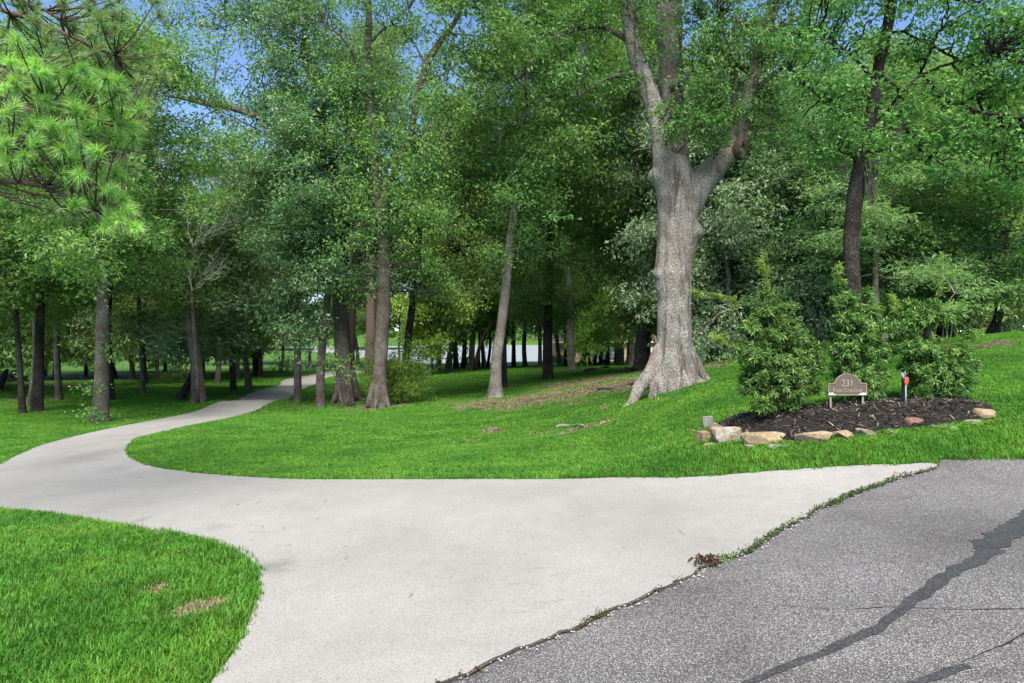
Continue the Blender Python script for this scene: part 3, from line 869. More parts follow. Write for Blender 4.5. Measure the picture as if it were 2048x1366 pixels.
tree('oak_tree', 'grey oak with root-flared foot in the bare soil, centre of the lawn', (990, 797), 'oak_broad', 13, 6.0, (1042, 300), [(993, 720), (1004, 640), (1022, 470), (1034, 390)], 24, bark=B_PALE, group=GB, flare=1.3, moss=5, twigs=16, twl=2.4)
tree('slim_tree', 'darker trunk close behind the root-flared oak', (1008, 777), 'oak_loose', 11, 3.8, (1006, 560), (), 14, bark=B_DARK, group=GB)
tree('straight_tree', 'straight dark brown trunk right of the root-flared oak', (1096, 761), 'oak_broad', 16, 6.2, (1102, 420), [(1096, 640)], 21, bark=B_DARK, group=GB, flare=0.7, moss=3, twigs=12, twl=2.6)
tree('oak_tree', 'dark flared trunk leaning right, just left of the giant oak', (1288, 742), 'oak_broad', 15, 6.5, (1312, 520), [(1284, 690), (1294, 620)], 33, bark=B_DARK, group=GB, flare=1.3, twigs=8, twl=2.2)
tree('straight_tree', 'pale grey slim trunk standing clear between brown trunks near the brick house', (1143, 739), 'oak_broad', 17, 6.5, (1136, 430), [(1138, 620)], 16, bark=B_PALE, group=GB, flare=0.8, twigs=10, twl=3.0)
tree('oak_tree', 'grey trunk of the close pair left of the dark flared trunk', (1240, 729), 'oak_broad', 10, 4.6, (1243, 590), (), 17, bark=B_PALE, group=GB)
tree('oak_tree', 'lighter right-hand trunk of the close pair left of the dark flared trunk', (1259, 729), 'oak_tall', 11, 4.4, (1261, 590), (), 16, bark=B_PALE, group=GB)
# lake shore row
for nm, lb, bx, dia, tp, cr, ch_, cw_, bk in [
    ('slim_tree', 'thin pale sapling trunk right of the feathery bush', (862, 750), 7, (860, 690), 'magnolia', 5, 2.8, B_PALE),
    ('slim_tree', 'small dark trunk behind the thin pale sapling', (876, 741), 9, (880, 660), 'understory', 7, 3.4, B_DARK),
    ('oak_tree', 'grey trunk leaning right before the water, left of the thin row', (895, 745), 15, (908, 600), 'oak_broad', 10, 4.6, B_GREY),
    ('oak_tree', 'dark trunk behind the right-leaning grey trunk at the water', (912, 738), 12, (910, 620), 'oak_tall', 11, 4.2, B_DARK),
    ('slim_tree', 'trunk beside the green bin at the shore', (926, 737), 11, (930, 640), 'oak_loose', 11, 4.0, B_DARK),
    ('slim_tree', 'brown trunk at the foot of the slanting dark stem', (942, 741), 14, (944, 620), 'oak_broad', 10, 4.2, B_GREY),
    ('slim_tree', 'first of the thin trunks before the open water', (958, 737), 6, (958, 640), 'understory', 7, 3.0, B_GREY),
    ('slim_tree', 'second of the thin trunks before the open water', (966, 736), 7, (964, 640), 'understory', 8, 3.0, B_GREY),
    ('slim_tree', 'third of the thin trunks before the open water', (975, 736), 7, (976, 640), 'understory', 8, 3.0, B_DARK),
    ('slim_tree', 'trunk with flared foot, left one of two before the blue water', (1027, 735), 10, (1026, 640), 'magnolia', 7, 3.6, B_DARK),
    ('slim_tree', 'wavering trunk, right one of two before the blue water', (1050, 734), 11, (1053, 630), 'oak_broad', 10, 4.2, B_GREY),
    ('slim_tree', 'dark forked trunk before the blue water, left of the straight brown trunk', (1080, 736), 9, (1078, 640), 'oak_tall', 10, 4.0, B_DARK),
    ('slim_tree', 'leaning dark trunk right of the pale slim trunk', (1164, 734), 14, (1176, 660), 'maple_low', 8, 4.4, B_DARK),
    ('slim_tree', 'left trunk of the group before the white pickup', (1190, 731), 7, (1192, 640), 'maple_low', 8, 4.0, B_DARK),
    ('slim_tree', 'middle trunk of the group before the white pickup', (1201, 731), 10, (1202, 640), 'oak_broad', 9, 4.0, B_DARK),
    ('slim_tree', 'right trunk of the group before the white pickup', (1215, 731), 10, (1219, 640), 'oak_tall', 9, 4.0, B_DARK),
    ('slim_tree', 'dark trunk between the white pickup and the close pair of grey trunks', (1231, 727), 7, (1229, 640), 'oak_loose', 9, 4.0, B_DARK),
    ('slim_tree', 'dark trunk in the shade left of the pale slim trunk', (1132, 733), 10, (1130, 640), 'oak_broad', 9, 4.0, B_DARK)]:
    tree(nm, lb, bx, cr, ch_ * 1.7 + 3, cw_ * 1.32, tp, (), dia, bark=bk, group=GC, flare=0.9)

# slanting dark stem across the water
def one_tube_tree(name, label, P, r0, r1, bark, group, crown=None):
    base = P[0].copy()
    root = empty(name, base)
    mb = MB(); tube(mb, spline(P, 18), np.linspace(r0, r1, 18), 8)
    link('trunk', mb.mesh('trunk', True, base), bark, root)
    if crown:
        b_, l_, hc, rc = CROWNS[crown[0]]
        for nm, m_ in (('branches', b_), ('crown', l_)):
            o = link(nm, m_, None, root, P[-1] - base); o.scale = (crown[2] / rc, crown[2] / rc, crown[1] / hc)
            if nm == 'crown': o['kind'] = 'stuff'
    return tag(root, label, 'tree', group)
g = ground(948, 742); dd = g[1]
one_tube_tree('leaning_tree', 'thin dark stem slanting steeply right across the view of the water', np.array([g, pix(955, 710, dd), pix(968, 670, dd), pix(992, 640, dd), pix(1010, 625, dd)]), 0.2, 0.12, B_DARK, GC, ('understory', 5, 2.6))
# dead bare tree at left
def dead_tree():
    rng = np.random.default_rng(77)
    g = ground(404, 770); dd = 31.0
    base = pix(397, 806, dd); base[2] = Hs(base[0], base[1]) - 0.05
    root = empty('dead_tree', base); mb = MB()
    fork = pix(372, 470, dd); mid = pix(412, 640, dd)
    tr = spline([base, pix(391, 700, dd), pix(387, 640, dd), pix(384, 585, dd)], 14); tube(mb, tr, np.linspace(0.10, 0.07, 14), 8)
    link('trunk', mb.mesh('trunk', True, base), B_GREY, root)
    mb = MB()
    ends = [((384, 585), (350, 470)), ((384, 585), (388, 500)), ((384, 585), (420, 520)), ((384, 585), (435, 540)), ((388, 500), (330, 380)), ((388, 500), (318, 310)), ((388, 500), (450, 380)), ((388, 500), (470, 400)),
            ((350, 470), (312, 230)), ((330, 380), (360, 300)), ((450, 380), (380, 300)), ((388, 500), (440, 330)), ((388, 500), (430, 440)), ((388, 500), (480, 440)), ((350, 470), (400, 360)), ((350, 470), (430, 400))]
    for (a, b) in ends:
        p = wander(pix(*a, dd), pix(b[0], b[1], dd + rng.uniform(-1.5, 1.5)), 9, 0.10, rng)
        tube(mb, p, np.linspace(0.04, 0.009, 9), 5)
        for k in range(9):
            q = p[rng.integers(2, 9)]; dv = rng.normal(size=3) * 0.5 + (p[-1] - p[0]) * 0.3; dv[2] += 0.3
            tube(mb, wander(q, q + dv * rng.uniform(0.5, 1.1), 5, 0.04, rng), np.linspace(0.02, 0.005, 5), 4)
    link('bare_branches', mb.mesh('bare_branches', True, base), B_DEAD, root)
    tag(root, 'bleached dead tree with bare forking branches behind the leaning tree', 'tree', GA)
dead_tree()
# ------------------------------------------------------------------ the large trees of the picture, built limb by limb
def remeshed(mb, voxel, seed=0, amp=0.0):
    """melt overlapping tubes into one continuous skin"""
    me = mb.mesh('tmp')
    ob = bpy.data.objects.new('tmp', me); COL.objects.link(ob)
    r = ob.modifiers.new('r', 'REMESH'); r.mode = 'VOXEL'; r.voxel_size = voxel; r.use_smooth_shade = True
    s = ob.modifiers.new('s', 'SMOOTH'); s.factor = 0.5; s.iterations = 7
    dg = bpy.context.evaluated_depsgraph_get()
    out = bpy.data.meshes.new_from_object(ob.evaluated_get(dg), depsgraph=dg)
    bpy.data.objects.remove(ob)
    if amp:
        n = len(out.vertices)
        co = np.empty(n * 3, np.float32); out.vertices.foreach_get('co', co); co = co.reshape(-1, 3)
        no = np.empty(n * 3, np.float32); out.vertices.foreach_get('normal', no); no = no.reshape(-1, 3)
        a = np.arctan2(co[:, 0] - co[:, 0].mean(), co[:, 1] - co[:, 1].mean())
        f = fbm(co[:, 0] * 9 + co[:, 1] * 7, co[:, 2] * 1.6, seed, 4) - .5 + 0.6 * (fbm(co[:, 0] * 2.0 + co[:, 1] * 1.7, co[:, 2] * 0.9, seed + 5, 2) - .5)
        co = co + no * (f * amp)[:, None]
        out.vertices.foreach_set('co', co.astype(np.float32).ravel()); out.update()
    return out

def ppath(pts, d):
    """photo points (x, y, width, [extra distance]) to centre line and radii at distance d"""
    P = np.array([pix(p[0], p[1], d + (p[3] if len(p) > 3 else 0)) for p in pts])
    R = np.array([p[2] / 2 / F * (d + (p[3] if len(p) > 3 else 0)) for p in pts])
    return P, R
def thick_tube(mb, pts, d, n=30, sides=14, base_fix=False):
    P, R = ppath(pts, d)
    L = spline(P, n)
    RR = np.interp(np.linspace(0, 1, n), np.linspace(0, 1, len(R)), R)
    tube(mb, L, RR, sides)
    return L, RR

def blob_crown(blobs, d, rng, n_leaf, leaf, srad, per=1.0, from_pts=None, bark_mb=None, aspect=0.45, flat=0.6, spread_d=1.0):
    """leafy sprays filling blobs (photo x, y, radius px, density, [distance offset]); twigs tie each spray to the nearest limb"""
    lf = MB(); tc = []; td = []
    for b in blobs:
        x, y, r, dens = b[:4]; dz = b[4] if len(b) > 4 else 0.0
        c = pix(x, y, d + dz); R = r / F * (d + dz)
        n = max(3, int(dens * per * (R / 0.55) ** 2 * 3.4))
        u = rng.normal(size=(n, 3)); u /= np.linalg.norm(u, axis=1, keepdims=True)
        u *= rng.uniform(0.15, 1.0, (n, 1)) ** 0.5
        u[:, 1] *= spread_d
        p = c + u * R * np.array([1, 1.5, 0.85]); p[:, 1] -= R * 0.55
        tc.append(p); td.append(u + np.array([0, 0, 0.1]))
        if bark_mb is not None and from_pts is not None:
            for q in p[:: max(1, n // 14)]:
                k = np.argmin(np.linalg.norm(from_pts - q, axis=1))
                s = from_pts[k]
                if np.linalg.norm(s - q) < 6:
                    w = wander(s, q, 6, 0.05 * np.linalg.norm(s - q), rng)
                    tube(bark_mb, w, np.linspace(0.022, 0.006, 6), 4, cap=False)
    tc = np.concatenate(tc); td = np.concatenate(td)
    spray(lf, tc, td, srad, n_leaf, leaf, rng, aspect, flat)
    return lf

# ---- the giant oak
def giant_oak():
    rng = np.random.default_rng(101); d = 17.0
    g = ground(1342, 784); d = float(g[1]) + 0.35
    base = np.array([pix(1345, 780, d)[0], d, 0]); base[2] = Hs(base[0], base[1]) - 0.05
    mb = MB()
    fy = HOR + (CZ - base[2]) * F / d
    trunk = [(1343, fy + 6, 88), (1345, fy - 14, 84), (1347, 735, 77), (1348, 700, 71), (1348, 650, 67), (1348, 600, 67), (1345, 552, 75), (1349, 515, 74), (1356, 470, 79), (1355, 430, 78), (1357, 395, 80), (1352, 355, 74), (1345, 315, 58)]
    tL, tR = thick_tube(mb, trunk, d, 44, 22)
    left = [(1352, 420, 66, -.05), (1336, 350, 54, -.1), (1326, 300, 44, -.12), (1318, 255, 38, -.1), (1303, 200, 36, -.1), (1283, 140, 35, -.1), (1268, 90, 35, -.1), (1259, 40, 34, -.1), (1254, -20, 32, -.2), (1240, -160, 26, -.3)]
    lL, lR = thick_tube(mb, left, d, 40, 16)
    second = [(1352, 400, 50, .3), (1356, 330, 44, .45), (1350, 260, 44, .5), (1344, 200, 46, .5), (1341, 120, 50, .5), (1338, 40, 51, .5), (1338, -40, 48, .5), (1345, -200, 40, .5)]
    sL, sR = thick_tube(mb, second, d, 36, 16)
    right = [(1368, 430, 56), (1392, 385, 52), (1416, 350, 50), (1440, 322, 46), (1462, 298, 44), (1474, 272, 36), (1484, 235, 31), (1497, 190, 29), (1512, 130, 27), (1526, 80, 26), (1542, 30, 24), (1552, -30, 22), (1580, -150, 14)]
    rL, rR = thick_tube(mb, right, d, 44, 16)
    stub = [(1440, 322, 42), (1462, 306, 42), (1482, 298, 34)]
    thick_tube(mb, stub, d - 0.08, 10, 14)
    # burls
    for x, y, w, dz in ((1386, 466, 46, -.1), (1317, 352, 40, -.05), (1370, 505, 34, -.2), (1324, 548, 36, -.1)):
        c = pix(x, y, d + dz); r = w / 2 / F * d
        tube(mb, np.array([c + np.array([0, 0, k * r]) for k in (-1, -.7, -.2, .3, .75, 1.0)]), r * np.array([.1, .65, 1, .95, .6, .1]), 12)
    # roots
    def root(px_pts, r0, r1, dz0, dz1):
        n = len(px_pts); P = []
        for i, (x, y) in enumerate(px_pts):
            t = i / (n - 1)
            q = pix(x, y, d + dz0 + (dz1 - dz0) * t)
            if i >= n - 2: q[2] = Hs(q[0], q[1]) + (0.02 if i == n - 2 else -0.10)
            P.append(q)
        L = spline(np.array(P), 16)
        tube(mb, L, np.linspace(r0, r1, 16) , 12)
    root([(1328, 700), (1305, 745), (1283, 768), (1262, 782), (1235, 795)], .28, .07, 0, -.45)
    root([(1330, 715), (1318, 762), (1306, 782), (1296, 795)], .22, .07, -.1, -.5)
    root([(1345, 710), (1345, 760), (1346, 782), (1350, 800)], .28, .09, -.2, -.6)
    root([(1362, 710), (1382, 755), (1398, 770), (1425, 778)], .27, .07, -.1, -.3)
    root([(1368, 700), (1395, 742), (1412, 760), (1440, 768)], .25, .06, .1, .15)
    root([(1350, 700), (1360, 745), (1376, 774), (1385, 795)], .26, .08, -.2, -.6)
    me = remeshed(mb, 0.042, 4, 0.055)
    co = np.empty(len(me.vertices) * 3, np.float32); me.vertices.foreach_get('co', co); me.vertices.foreach_set('co', (co.reshape(-1, 3) - base).astype(np.float32).ravel()); me.update()
    root_o = empty('giant_oak_tree', base)
    link('trunk', me, B_OAK, root_o)
    # cut branch scar: ring of healed bark round a dark heart
    c = pix(1486, 298, d - 0.3) - base
    ax = np.array([0.75, -0.62, -0.2]); ax /= np.linalg.norm(ax)
    u = np.cross(ax, [0, 0, 1]); u /= np.linalg.norm(u); v = np.cross(ax, u)
    m2 = MB(); rr = 0.21; a = np.linspace(0, 2 * np.pi, 20, endpoint=False)
    prof = [(1.1, -0.16), (1.14, -.02), (1.0, .03), (0.75, 0.02), (0.6, -0.03)]
    vv = np.concatenate([c + ax * h + (np.cos(a)[:, None] * u + np.sin(a)[:, None] * v * 1.15) * rr * s for s, h in prof])
    q = []
    for k in range(len(prof) - 1):
        for j in range(20): q.append([k * 20 + j, k * 20 + (j + 1) % 20, (k + 1) * 20 + (j + 1) % 20, (k + 1) * 20 + j])
    m2.add(vv, q)
    sc_o = link('branch_scar', m2.mesh('branch_scar', True), bark_mat('healed_bark', (0.19, 0.14, 0.105), (0.07, 0.05, 0.04), 2.0, None, 0, 0.5), root_o)
    m3 = MB(); vv = np.concatenate([c + ax * -0.025 + (np.cos(a)[:, None] * u + np.sin(a)[:, None] * v * 1.15) * rr * 0.64, [c - ax * 0.05]])
    m3.add(vv, t=[[j, (j + 1) % 20, 20] for j in range(20)])
    link('scar_heart', m3.mesh('scar_heart', True), plain_mat('rotten_heartwood', (0.06, 0.05, 0.045), 0.95, 0.05, 0, 0.5, 30), sc_o)
    # smaller limbs
    br = MB(); limbs = [tL[-14:], lL, sL, rL]
    for pts in ([(1476, 255), (1468, 200), (1472, 150), (1455, 90), (1440, 40)], [(1508, 150), (1450, 110), (1420, 60), (1390, 20)], [(1500, 190), (1545, 150), (1590, 120), (1640, 110)],
                [(1330, 300), (1300, 298), (1272, 300)], [(1340, 180), (1400, 140), (1450, 120), (1490, 60)], [(1290, 160), (1240, 150), (1190, 170), (1150, 200)], [(1270, 90), (1220, 60), (1180, 55), (1120, 70)],
                [(1530, 70), (1590, 40), (1650, 10)], [(1345, 230), (1370, 235), (1400, 215), (1430, 200)]):
        p = np.array([pix(x, y, d + rng.uniform(-.5, .3) * (i > 0)) for i, (x, y) in enumerate(pts)])
        L = spline(p, 16); tube(br, L, np.linspace(0.085 if len(pts) > 3 else .06, 0.02, 16), 6); limbs.append(L)
    fp = np.concatenate(limbs)
    blobs = [(1355, 235, 42, 1.4, -.9), (1375, 200, 50, 1.2, -.7), (1420, 195, 60, 1.3, -.5), (1450, 185, 40, 1.2, .9), (1405, 250, 30, 1.0, -.6), (1345, 265, 20, 1.6, -.9), (1450, 245, 24, 1.0, .5), (1550, 195, 40, 1.3, -.2),
             (1550, 240, 45, 1.0, -.4), (1400, 110, 70, .9, -.2), (1470, 110, 70, 1.1, -.3), (1570, 120, 50, 1.1), (1480, 130, 30, 1.2, .8), (1440, 40, 80, .9), (1570, 50, 50, .9), (1490, 60, 34, .9, .6), (1380, 30, 60, .6), (1590, 90, 60, .9, -.4), (1600, 40, 60, .8),
             (1300, 90, 40, .35), (1310, 30, 40, .5), (1300, 150, 25, .5, .5), (1200, 70, 70, .9), (1150, 150, 60, .8), (1210, 160, 50, .7), (1110, 60, 60, .8), (1220, 10, 60, .9), (1340, -60, 90, .8), (1450, -70, 100, .8), (1580, -60, 90, .8), (1230, -80, 90, .9), (1630, 160, 45, .8, -.5), (1430, 290, 14, .6, -.6), (1502, 150, 30, 1.1, -.3), (1532, 70, 34, 1.0, -.3), (1474, 222, 24, 1.2, -.3), (1392, 240, 34, 1.4, -.6), (1424, 262, 24, 1.2, -.5), (1545, 10, 30, .9, -.3), (1285, 60, 22, .5, -.4)]
    lf = blob_crown(blobs, d, rng, 60, 0.098, 0.38, 2.3, fp, br, aspect=0.5)
    o = link('branches', br.mesh('branches', True, base), B_GREY, root_o)
    o = link('crown', lf.mesh('crown', False, base), leaf_mat('giant_oak_leaves', [(0.0, (0.016, 0.062, 0.014)), (0.5, (0.030, 0.098, 0.020)), (0.85, (0.048, 0.128, 0.026)), (1.0, (0.08, 0.16, 0.04))], 0.36), root_o); o['kind'] = 'stuff'
    mm = MB()
    for x, y, L_, w in ((1165, 95, .9, .12), (1160, 110, .6, .1), (1472, 60, 1.0, .14), (1478, 40, .8, .1), (1490, 258, .6, .06), (1582, 30, .6, .07), (1436, -10, .6, .06), (1498, 235, .45, .05)):
        moss_mesh(mm, pix(x, y, d - .4), L_, w, rng, 30)
    o = link('hanging_moss', mm.mesh('hanging_moss', False, base), M_MOSS, root_o); o['kind'] = 'stuff'
    tag(root_o, 'giant pale-barked oak with forked trunk and sawn-off limb, right of centre', 'tree')
giant_oak()

def hero(name, label, base_px, stems, limbs, blobs, leaf, n_leaf, srad, lmat, bark, moss=(), seed=1, per=1.0, flare=0.9, group=None, d=None, voxel=0.05, limb_r=(0.07, 0.02), sprays_on=(), aspect=0.45, spread_d=1.0, flat=0.6):
    rng = np.random.default_rng(seed)
    if d is None:
        g = ground(*base_px); d = float(g[1])
    base = pix(base_px[0], base_px[1], d); base[2] = Hs(base[0], base[1]) - 0.05
    fy = HOR + (CZ - base[2]) * F / d
    root = empty(name, base)
    mb = MB(); pts = []
    for k, st in enumerate(stems):
        st = list(st)
        if k == 0:
            w0 = st[0][2]
            st = [(base_px[0], fy + 4, w0 * (1 + .55 * flare)), (base_px[0], fy - 6, w0 * (1 + .35 * flare)), (base_px[0] + (st[0][0] - base_px[0]) * .3, fy - 22, w0 * 1.1)] + st
        if name == 'dark_trunk_tree': st = [(q[0], q[1], q[2] * .88, *q[3:]) for q in st]
        if name == 'oak_tree': st = [(q[0], q[1], q[2] * .76, *q[3:]) for q in st]
        L, R = thick_tube(mb, st, d, 46, 14)
        pts.append(L)
    if flare:
        for a in np.linspace(0, 6.28, 6)[:-1] + rng.uniform(0, 1):
            r0 = stems[0][0][2] / 2 / F * d
            e = base + np.array([math.cos(a), math.sin(a), 0]) * r0 * (1.35 + 0.5 * flare); e[2] = Hs(e[0], e[1]) - 0.05
            s = base + np.array([math.cos(a) * r0 * .5, math.sin(a) * r0 * .35, r0 * 3.0])
            m_ = s * .35 + e * .65 + np.array([0, 0, -r0 * 0.5])
            tube(mb, spline(np.array([s, m_, e]), 9), np.linspace(r0 * .36, r0 * .15, 9), 8)
    me = remeshed(mb, voxel, seed, 0.035)
    co = np.empty(len(me.vertices) * 3, np.float32); me.vertices.foreach_get('co', co); me.vertices.foreach_set('co', (co.reshape(-1, 3) - base).astype(np.float32).ravel()); me.update()
    link('trunk', me, bark, root)
    br = MB()
    for lb in limbs:
        r0, r1 = limb_r
        pp = [q for q in lb if not isinstance(q, (int, float))]
        rs = [q for q in lb if isinstance(q, (int, float))]
        if rs: r0 = rs[0]
        p = np.array([pix(q[0], q[1], d + (q[2] if len(q) > 2 else rng.uniform(-.4, .4) * (i > 0))) for i, q in enumerate(pp)])
        n = 10 + 5 * len(pp)
        L = spline(p, n) + np.cumsum(rng.normal(size=(n, 3)), 0) * 0.012
        tube(br, L, np.linspace(r0, r1, n), 7); pts.append(L)
    lf = blob_crown(blobs, d, rng, n_leaf, leaf, srad, per, np.concatenate(pts), br, aspect, flat, spread_d)
    o = link('branches', br.mesh('branches', True, base), bark, root)
    o = link('crown', lf.mesh('crown', False, base), lmat, root); o['kind'] = 'stuff'
    if moss:
        mm = MB()
        for x, y, L_, w in moss: moss_mesh(mm, pix(x, y, d - .2), L_, w, rng, 34)
        o = link('hanging_moss', mm.mesh('hanging_moss', False, base), M_MOSS, root); o['kind'] = 'stuff'
    return tag(root, label, 'tree', group)

# ---- dark leaning tree behind the shrubs, right
M_RIGHT = leaf_mat('drooping_leaves', [(0.0, (0.018, 0.068, 0.016)), (0.5, (0.034, 0.105, 0.022)), (0.85, (0.055, 0.14, 0.030)), (1.0, (0.09, 0.18, 0.05))], 0.42)
hero('dark_trunk_tree', 'dark slender tree with mossy limbs rising behind the clipped shrubs', (1709, 726),
     [[(1708, 640, 36), (1707, 590, 35), (1702, 520, 35), (1702, 470, 36), (1710, 400, 34), (1718, 340, 31), (1730, 280, 30), (1740, 240, 29), (1750, 180, 27), (1762, 110, 26), (1778, 40, 24), (1790, -40, 22), (1810, -160, 16)]],
     [[.032, (1733, 258), (1771, 228), (1804, 186), (1846, 149), (1904, 128), (1980, 110, -1)], [.032, (1762, 150), (1775, 156), (1800, 178), (1804, 186)], [.032, (1846, 149), (1900, 190, -.5), (1987, 224, -1), (2060, 235, -1.5)],
      [.032, (1775, 60), (1821, 66), (1883, 99), (1960, 130)], [.032, (1735, 250), (1690, 240), (1640, 200), (1590, 150)], [.032, (1752, 170), (1700, 110), (1650, 70), (1600, 60)], [.026, (1725, 310), (1780, 280), (1810, 250), (1850, 300)],
      [.03, (1785, 0), (1850, -20), (1930, 10), (2020, 40)], [.026, (1846, 149), (1880, 70), (1940, 30)], [.026, (1904, 128), (1960, 190), (2000, 300), (2030, 350)], [.026, (1720, 330), (1680, 300), (1650, 290)]],
     [(1600, 120, 50, .55), (1640, 190, 55, .7), (1590, 190, 40, .5), (1660, 110, 55, .45), (1700, 190, 45, .7), (1690, 260, 45, 1.0), (1630, 260, 40, .9), (1760, 270, 40, 1.0, -.4), (1800, 300, 40, .9), (1850, 270, 50, .8), (1700, 50, 60, .5),
      (1640, 30, 55, .5), (1800, 110, 50, .6), (1860, 90, 55, .5), (1820, 200, 45, .7), (1890, 180, 55, .6), (1950, 130, 60, .6), (1930, 60, 60, .7), (2010, 60, 60, 1.0, -.8), (2030, 140, 60, .8, -.8), (1990, 200, 50, .7), (1960, 270, 50, .9, -.4),
      (2020, 280, 55, 1.0, -.8), (1900, 330, 45, .8), (1990, 350, 40, .8, -.6), (2040, 360, 40, .8), (1860, 20, 60, .5), (1780, 10, 50, .5), (1750, 330, 22, .8), (1730, 100, 40, .5), (1560, 60, 40, .4), (1660, 310, 30, .8), (1620, 320, 22, .6), (2100, 80, 100, .8), (2100, 250, 100, .8), (1900, -80, 120, .7), (1700, -80, 120, .7)],
     0.094, 54, 0.36, M_RIGHT, B_DARK, [(1742, 330, 1.2, .12), (1748, 345, 1.0, .09), (1738, 350, .7, .08), (1792, 268, .55, .08), (1800, 250, .5, .06), (1690, 330, .35, .05)], seed=11, per=5.0, d=13.4, flare=.6, voxel=.035, aspect=0.5)

# ---- thick brown trunk with the long bough over the sky gap
hero('oak_tree', 'thick brown trunk with a long bough reaching left across the sky', (691, 804),
     [[(688, 740, 44), (684, 680, 42), (681, 600, 40), (683, 520, 38), (686, 450, 36), (678, 400, 32), (668, 340, 27), (660, 280, 25), (645, 210, 23), (628, 165, 22), (612, 130, 21), (607, 90, 14), (612, 30, 10)],
      [(680, 410, 26), (664, 370, 24), (640, 325, 22), (605, 285, 19), (560, 255, 17), (510, 232, 18), (460, 215, 17), (410, 207, 15), (360, 195, 12), (330, 192, 8)]],
     [[.05, (416, 206), (430, 160), (432, 110), (450, 60), (445, 10)], [.04, (375, 197), (365, 160), (345, 110), (340, 60)], [.035, (476, 218), (480, 190), (500, 150), (470, 120)], [.05, (612, 130), (585, 95), (570, 50), (575, 0)], [.04, (630, 170), (600, 150), (560, 150), (520, 170)],
      [.04, (555, 255), (530, 200), (520, 150), (540, 100)], [.04, (618, 140), (640, 90), (690, 60)], [.035, (440, 212), (400, 240), (380, 270)], [.06, (655, 260), (690, 200), (700, 140)], [.05, (610, 100), (560, 60), (500, 40), (440, 60)]],
     [(340, 120, 34, .45), (380, 60, 44, .5), (430, 30, 42, .45), (420, 130, 30, .22, .6), (380, 170, 22, .3, .6), (470, 150, 24, .22, .6), (500, 100, 42, .4), (520, 40, 50, .6), (560, 130, 45, .65), (545, 190, 35, .6), (590, 60, 50, .7), (600, 190, 40, .7), (570, 230, 30, .6),
      (510, 255, 20, .4, .6), (450, 240, 14, .2, .6), (640, 60, 45, .7), (650, 130, 45, .6), (690, 100, 45, .7), (620, 250, 40, .7), (560, 300, 50, 1.0), (620, 330, 60, 1.2), (680, 300, 50, .8), (560, 380, 60, 1.1), (640, 430, 70, 1.3), (700, 400, 55, 1.1), (580, 470, 60, 1.2), (700, 500, 55, 1.0, 1), (640, 540, 45, .9, 1), (480, -10, 60, .6), (600, -30, 70, .6), (350, 20, 50, .6), (310, 160, 30, .5)],
     0.17, 36, 0.7, M_OAK2, B_GREY, [(592, 140, 1.0, .14), (655, 545, .9, .15), (495, 215, .6, .08)], seed=12, per=1.3, flare=.5, group=GB, limb_r=(.05, .015))

# ---- bushy-footed oak, the tallest in the middle
hero('oak_tree', 'tall oak with the feathery bush at its foot, middle of the lawn', (757, 815),
     [[(760, 740, 36), (765, 660, 36), (768, 580, 35), (768, 500, 36), (763, 430, 38), (756, 370, 30), (748, 300, 26), (741, 230, 25), (738, 160, 24), (736, 100, 22), (738, 40, 19), (734, -40, 16), (730, -140, 10)],
      [(766, 420, 28), (785, 360, 24), (803, 310, 22), (822, 262, 20), (836, 191, 20), (853, 130, 19), (875, 90, 18), (897, 65, 15), (928, 7, 11), (950, -60, 8)]],
     [[.09, (736, 165), (713, 130), (690, 90), (660, 60), (610, 42)], [.05, (740, 90), (770, 60), (800, 50)], [.05, (838, 185), (860, 160), (900, 150)], [.04, (853, 130), (830, 90), (810, 60), (820, 20)], [.05, (897, 66), (930, 70), (960, 75), (1010, 90)], [.05, (748, 300), (710, 260), (690, 230)],
      [.04, (742, 220), (770, 200), (790, 190)], [.05, (805, 305), (770, 330), (800, 340)], [.05, (760, 400), (710, 380), (690, 350)], [.05, (820, 262), (870, 260), (900, 250)]],
     [(700, 30, 45, .6), (760, 20, 50, .7), (800, 60, 45, .7), (700, 170, 40, .7), (770, 130, 40, .8), (790, 200, 45, .9), (720, 230, 40, .9), (690, 260, 40, .8), (780, 270, 45, 1.0), (850, 50, 40, .7), (900, 20, 45, .7), (880, 140, 35, .7), (870, 210, 45, .9), (900, 240, 40, .7), (930, 100, 40, .6), (980, 60, 50, .7), (1010, 110, 40, .6),
      (840, 310, 50, 1.1), (730, 320, 45, 1.1), (800, 370, 55, 1.2), (720, 400, 50, 1.1), (870, 360, 50, 1.1), (830, 430, 60, 1.2), (760, 470, 55, .9, 1.2), (720, 480, 45, 1.0), (890, 440, 50, 1.1), (840, 520, 55, 1.1, 1), (790, 560, 40, .9, 1), (720, 570, 40, .8, 1.5), (880, 560, 50, 1.0, 2), (960, 20, 50, .6), (820, -40, 80, .7), (700, -50, 80, .7), (960, -50, 80, .7), (640, 10, 40, .5)],
     0.165, 40, 0.68, M_OAK, B_GREY, [(857, 250, 1.4, .13), (862, 270, .9, .1), (745, 345, 1.6, .2), (850, 300, .9, .08), (1000, 250, 1.2, .12)], seed=13, per=1.45, flare=.55, group=GB)

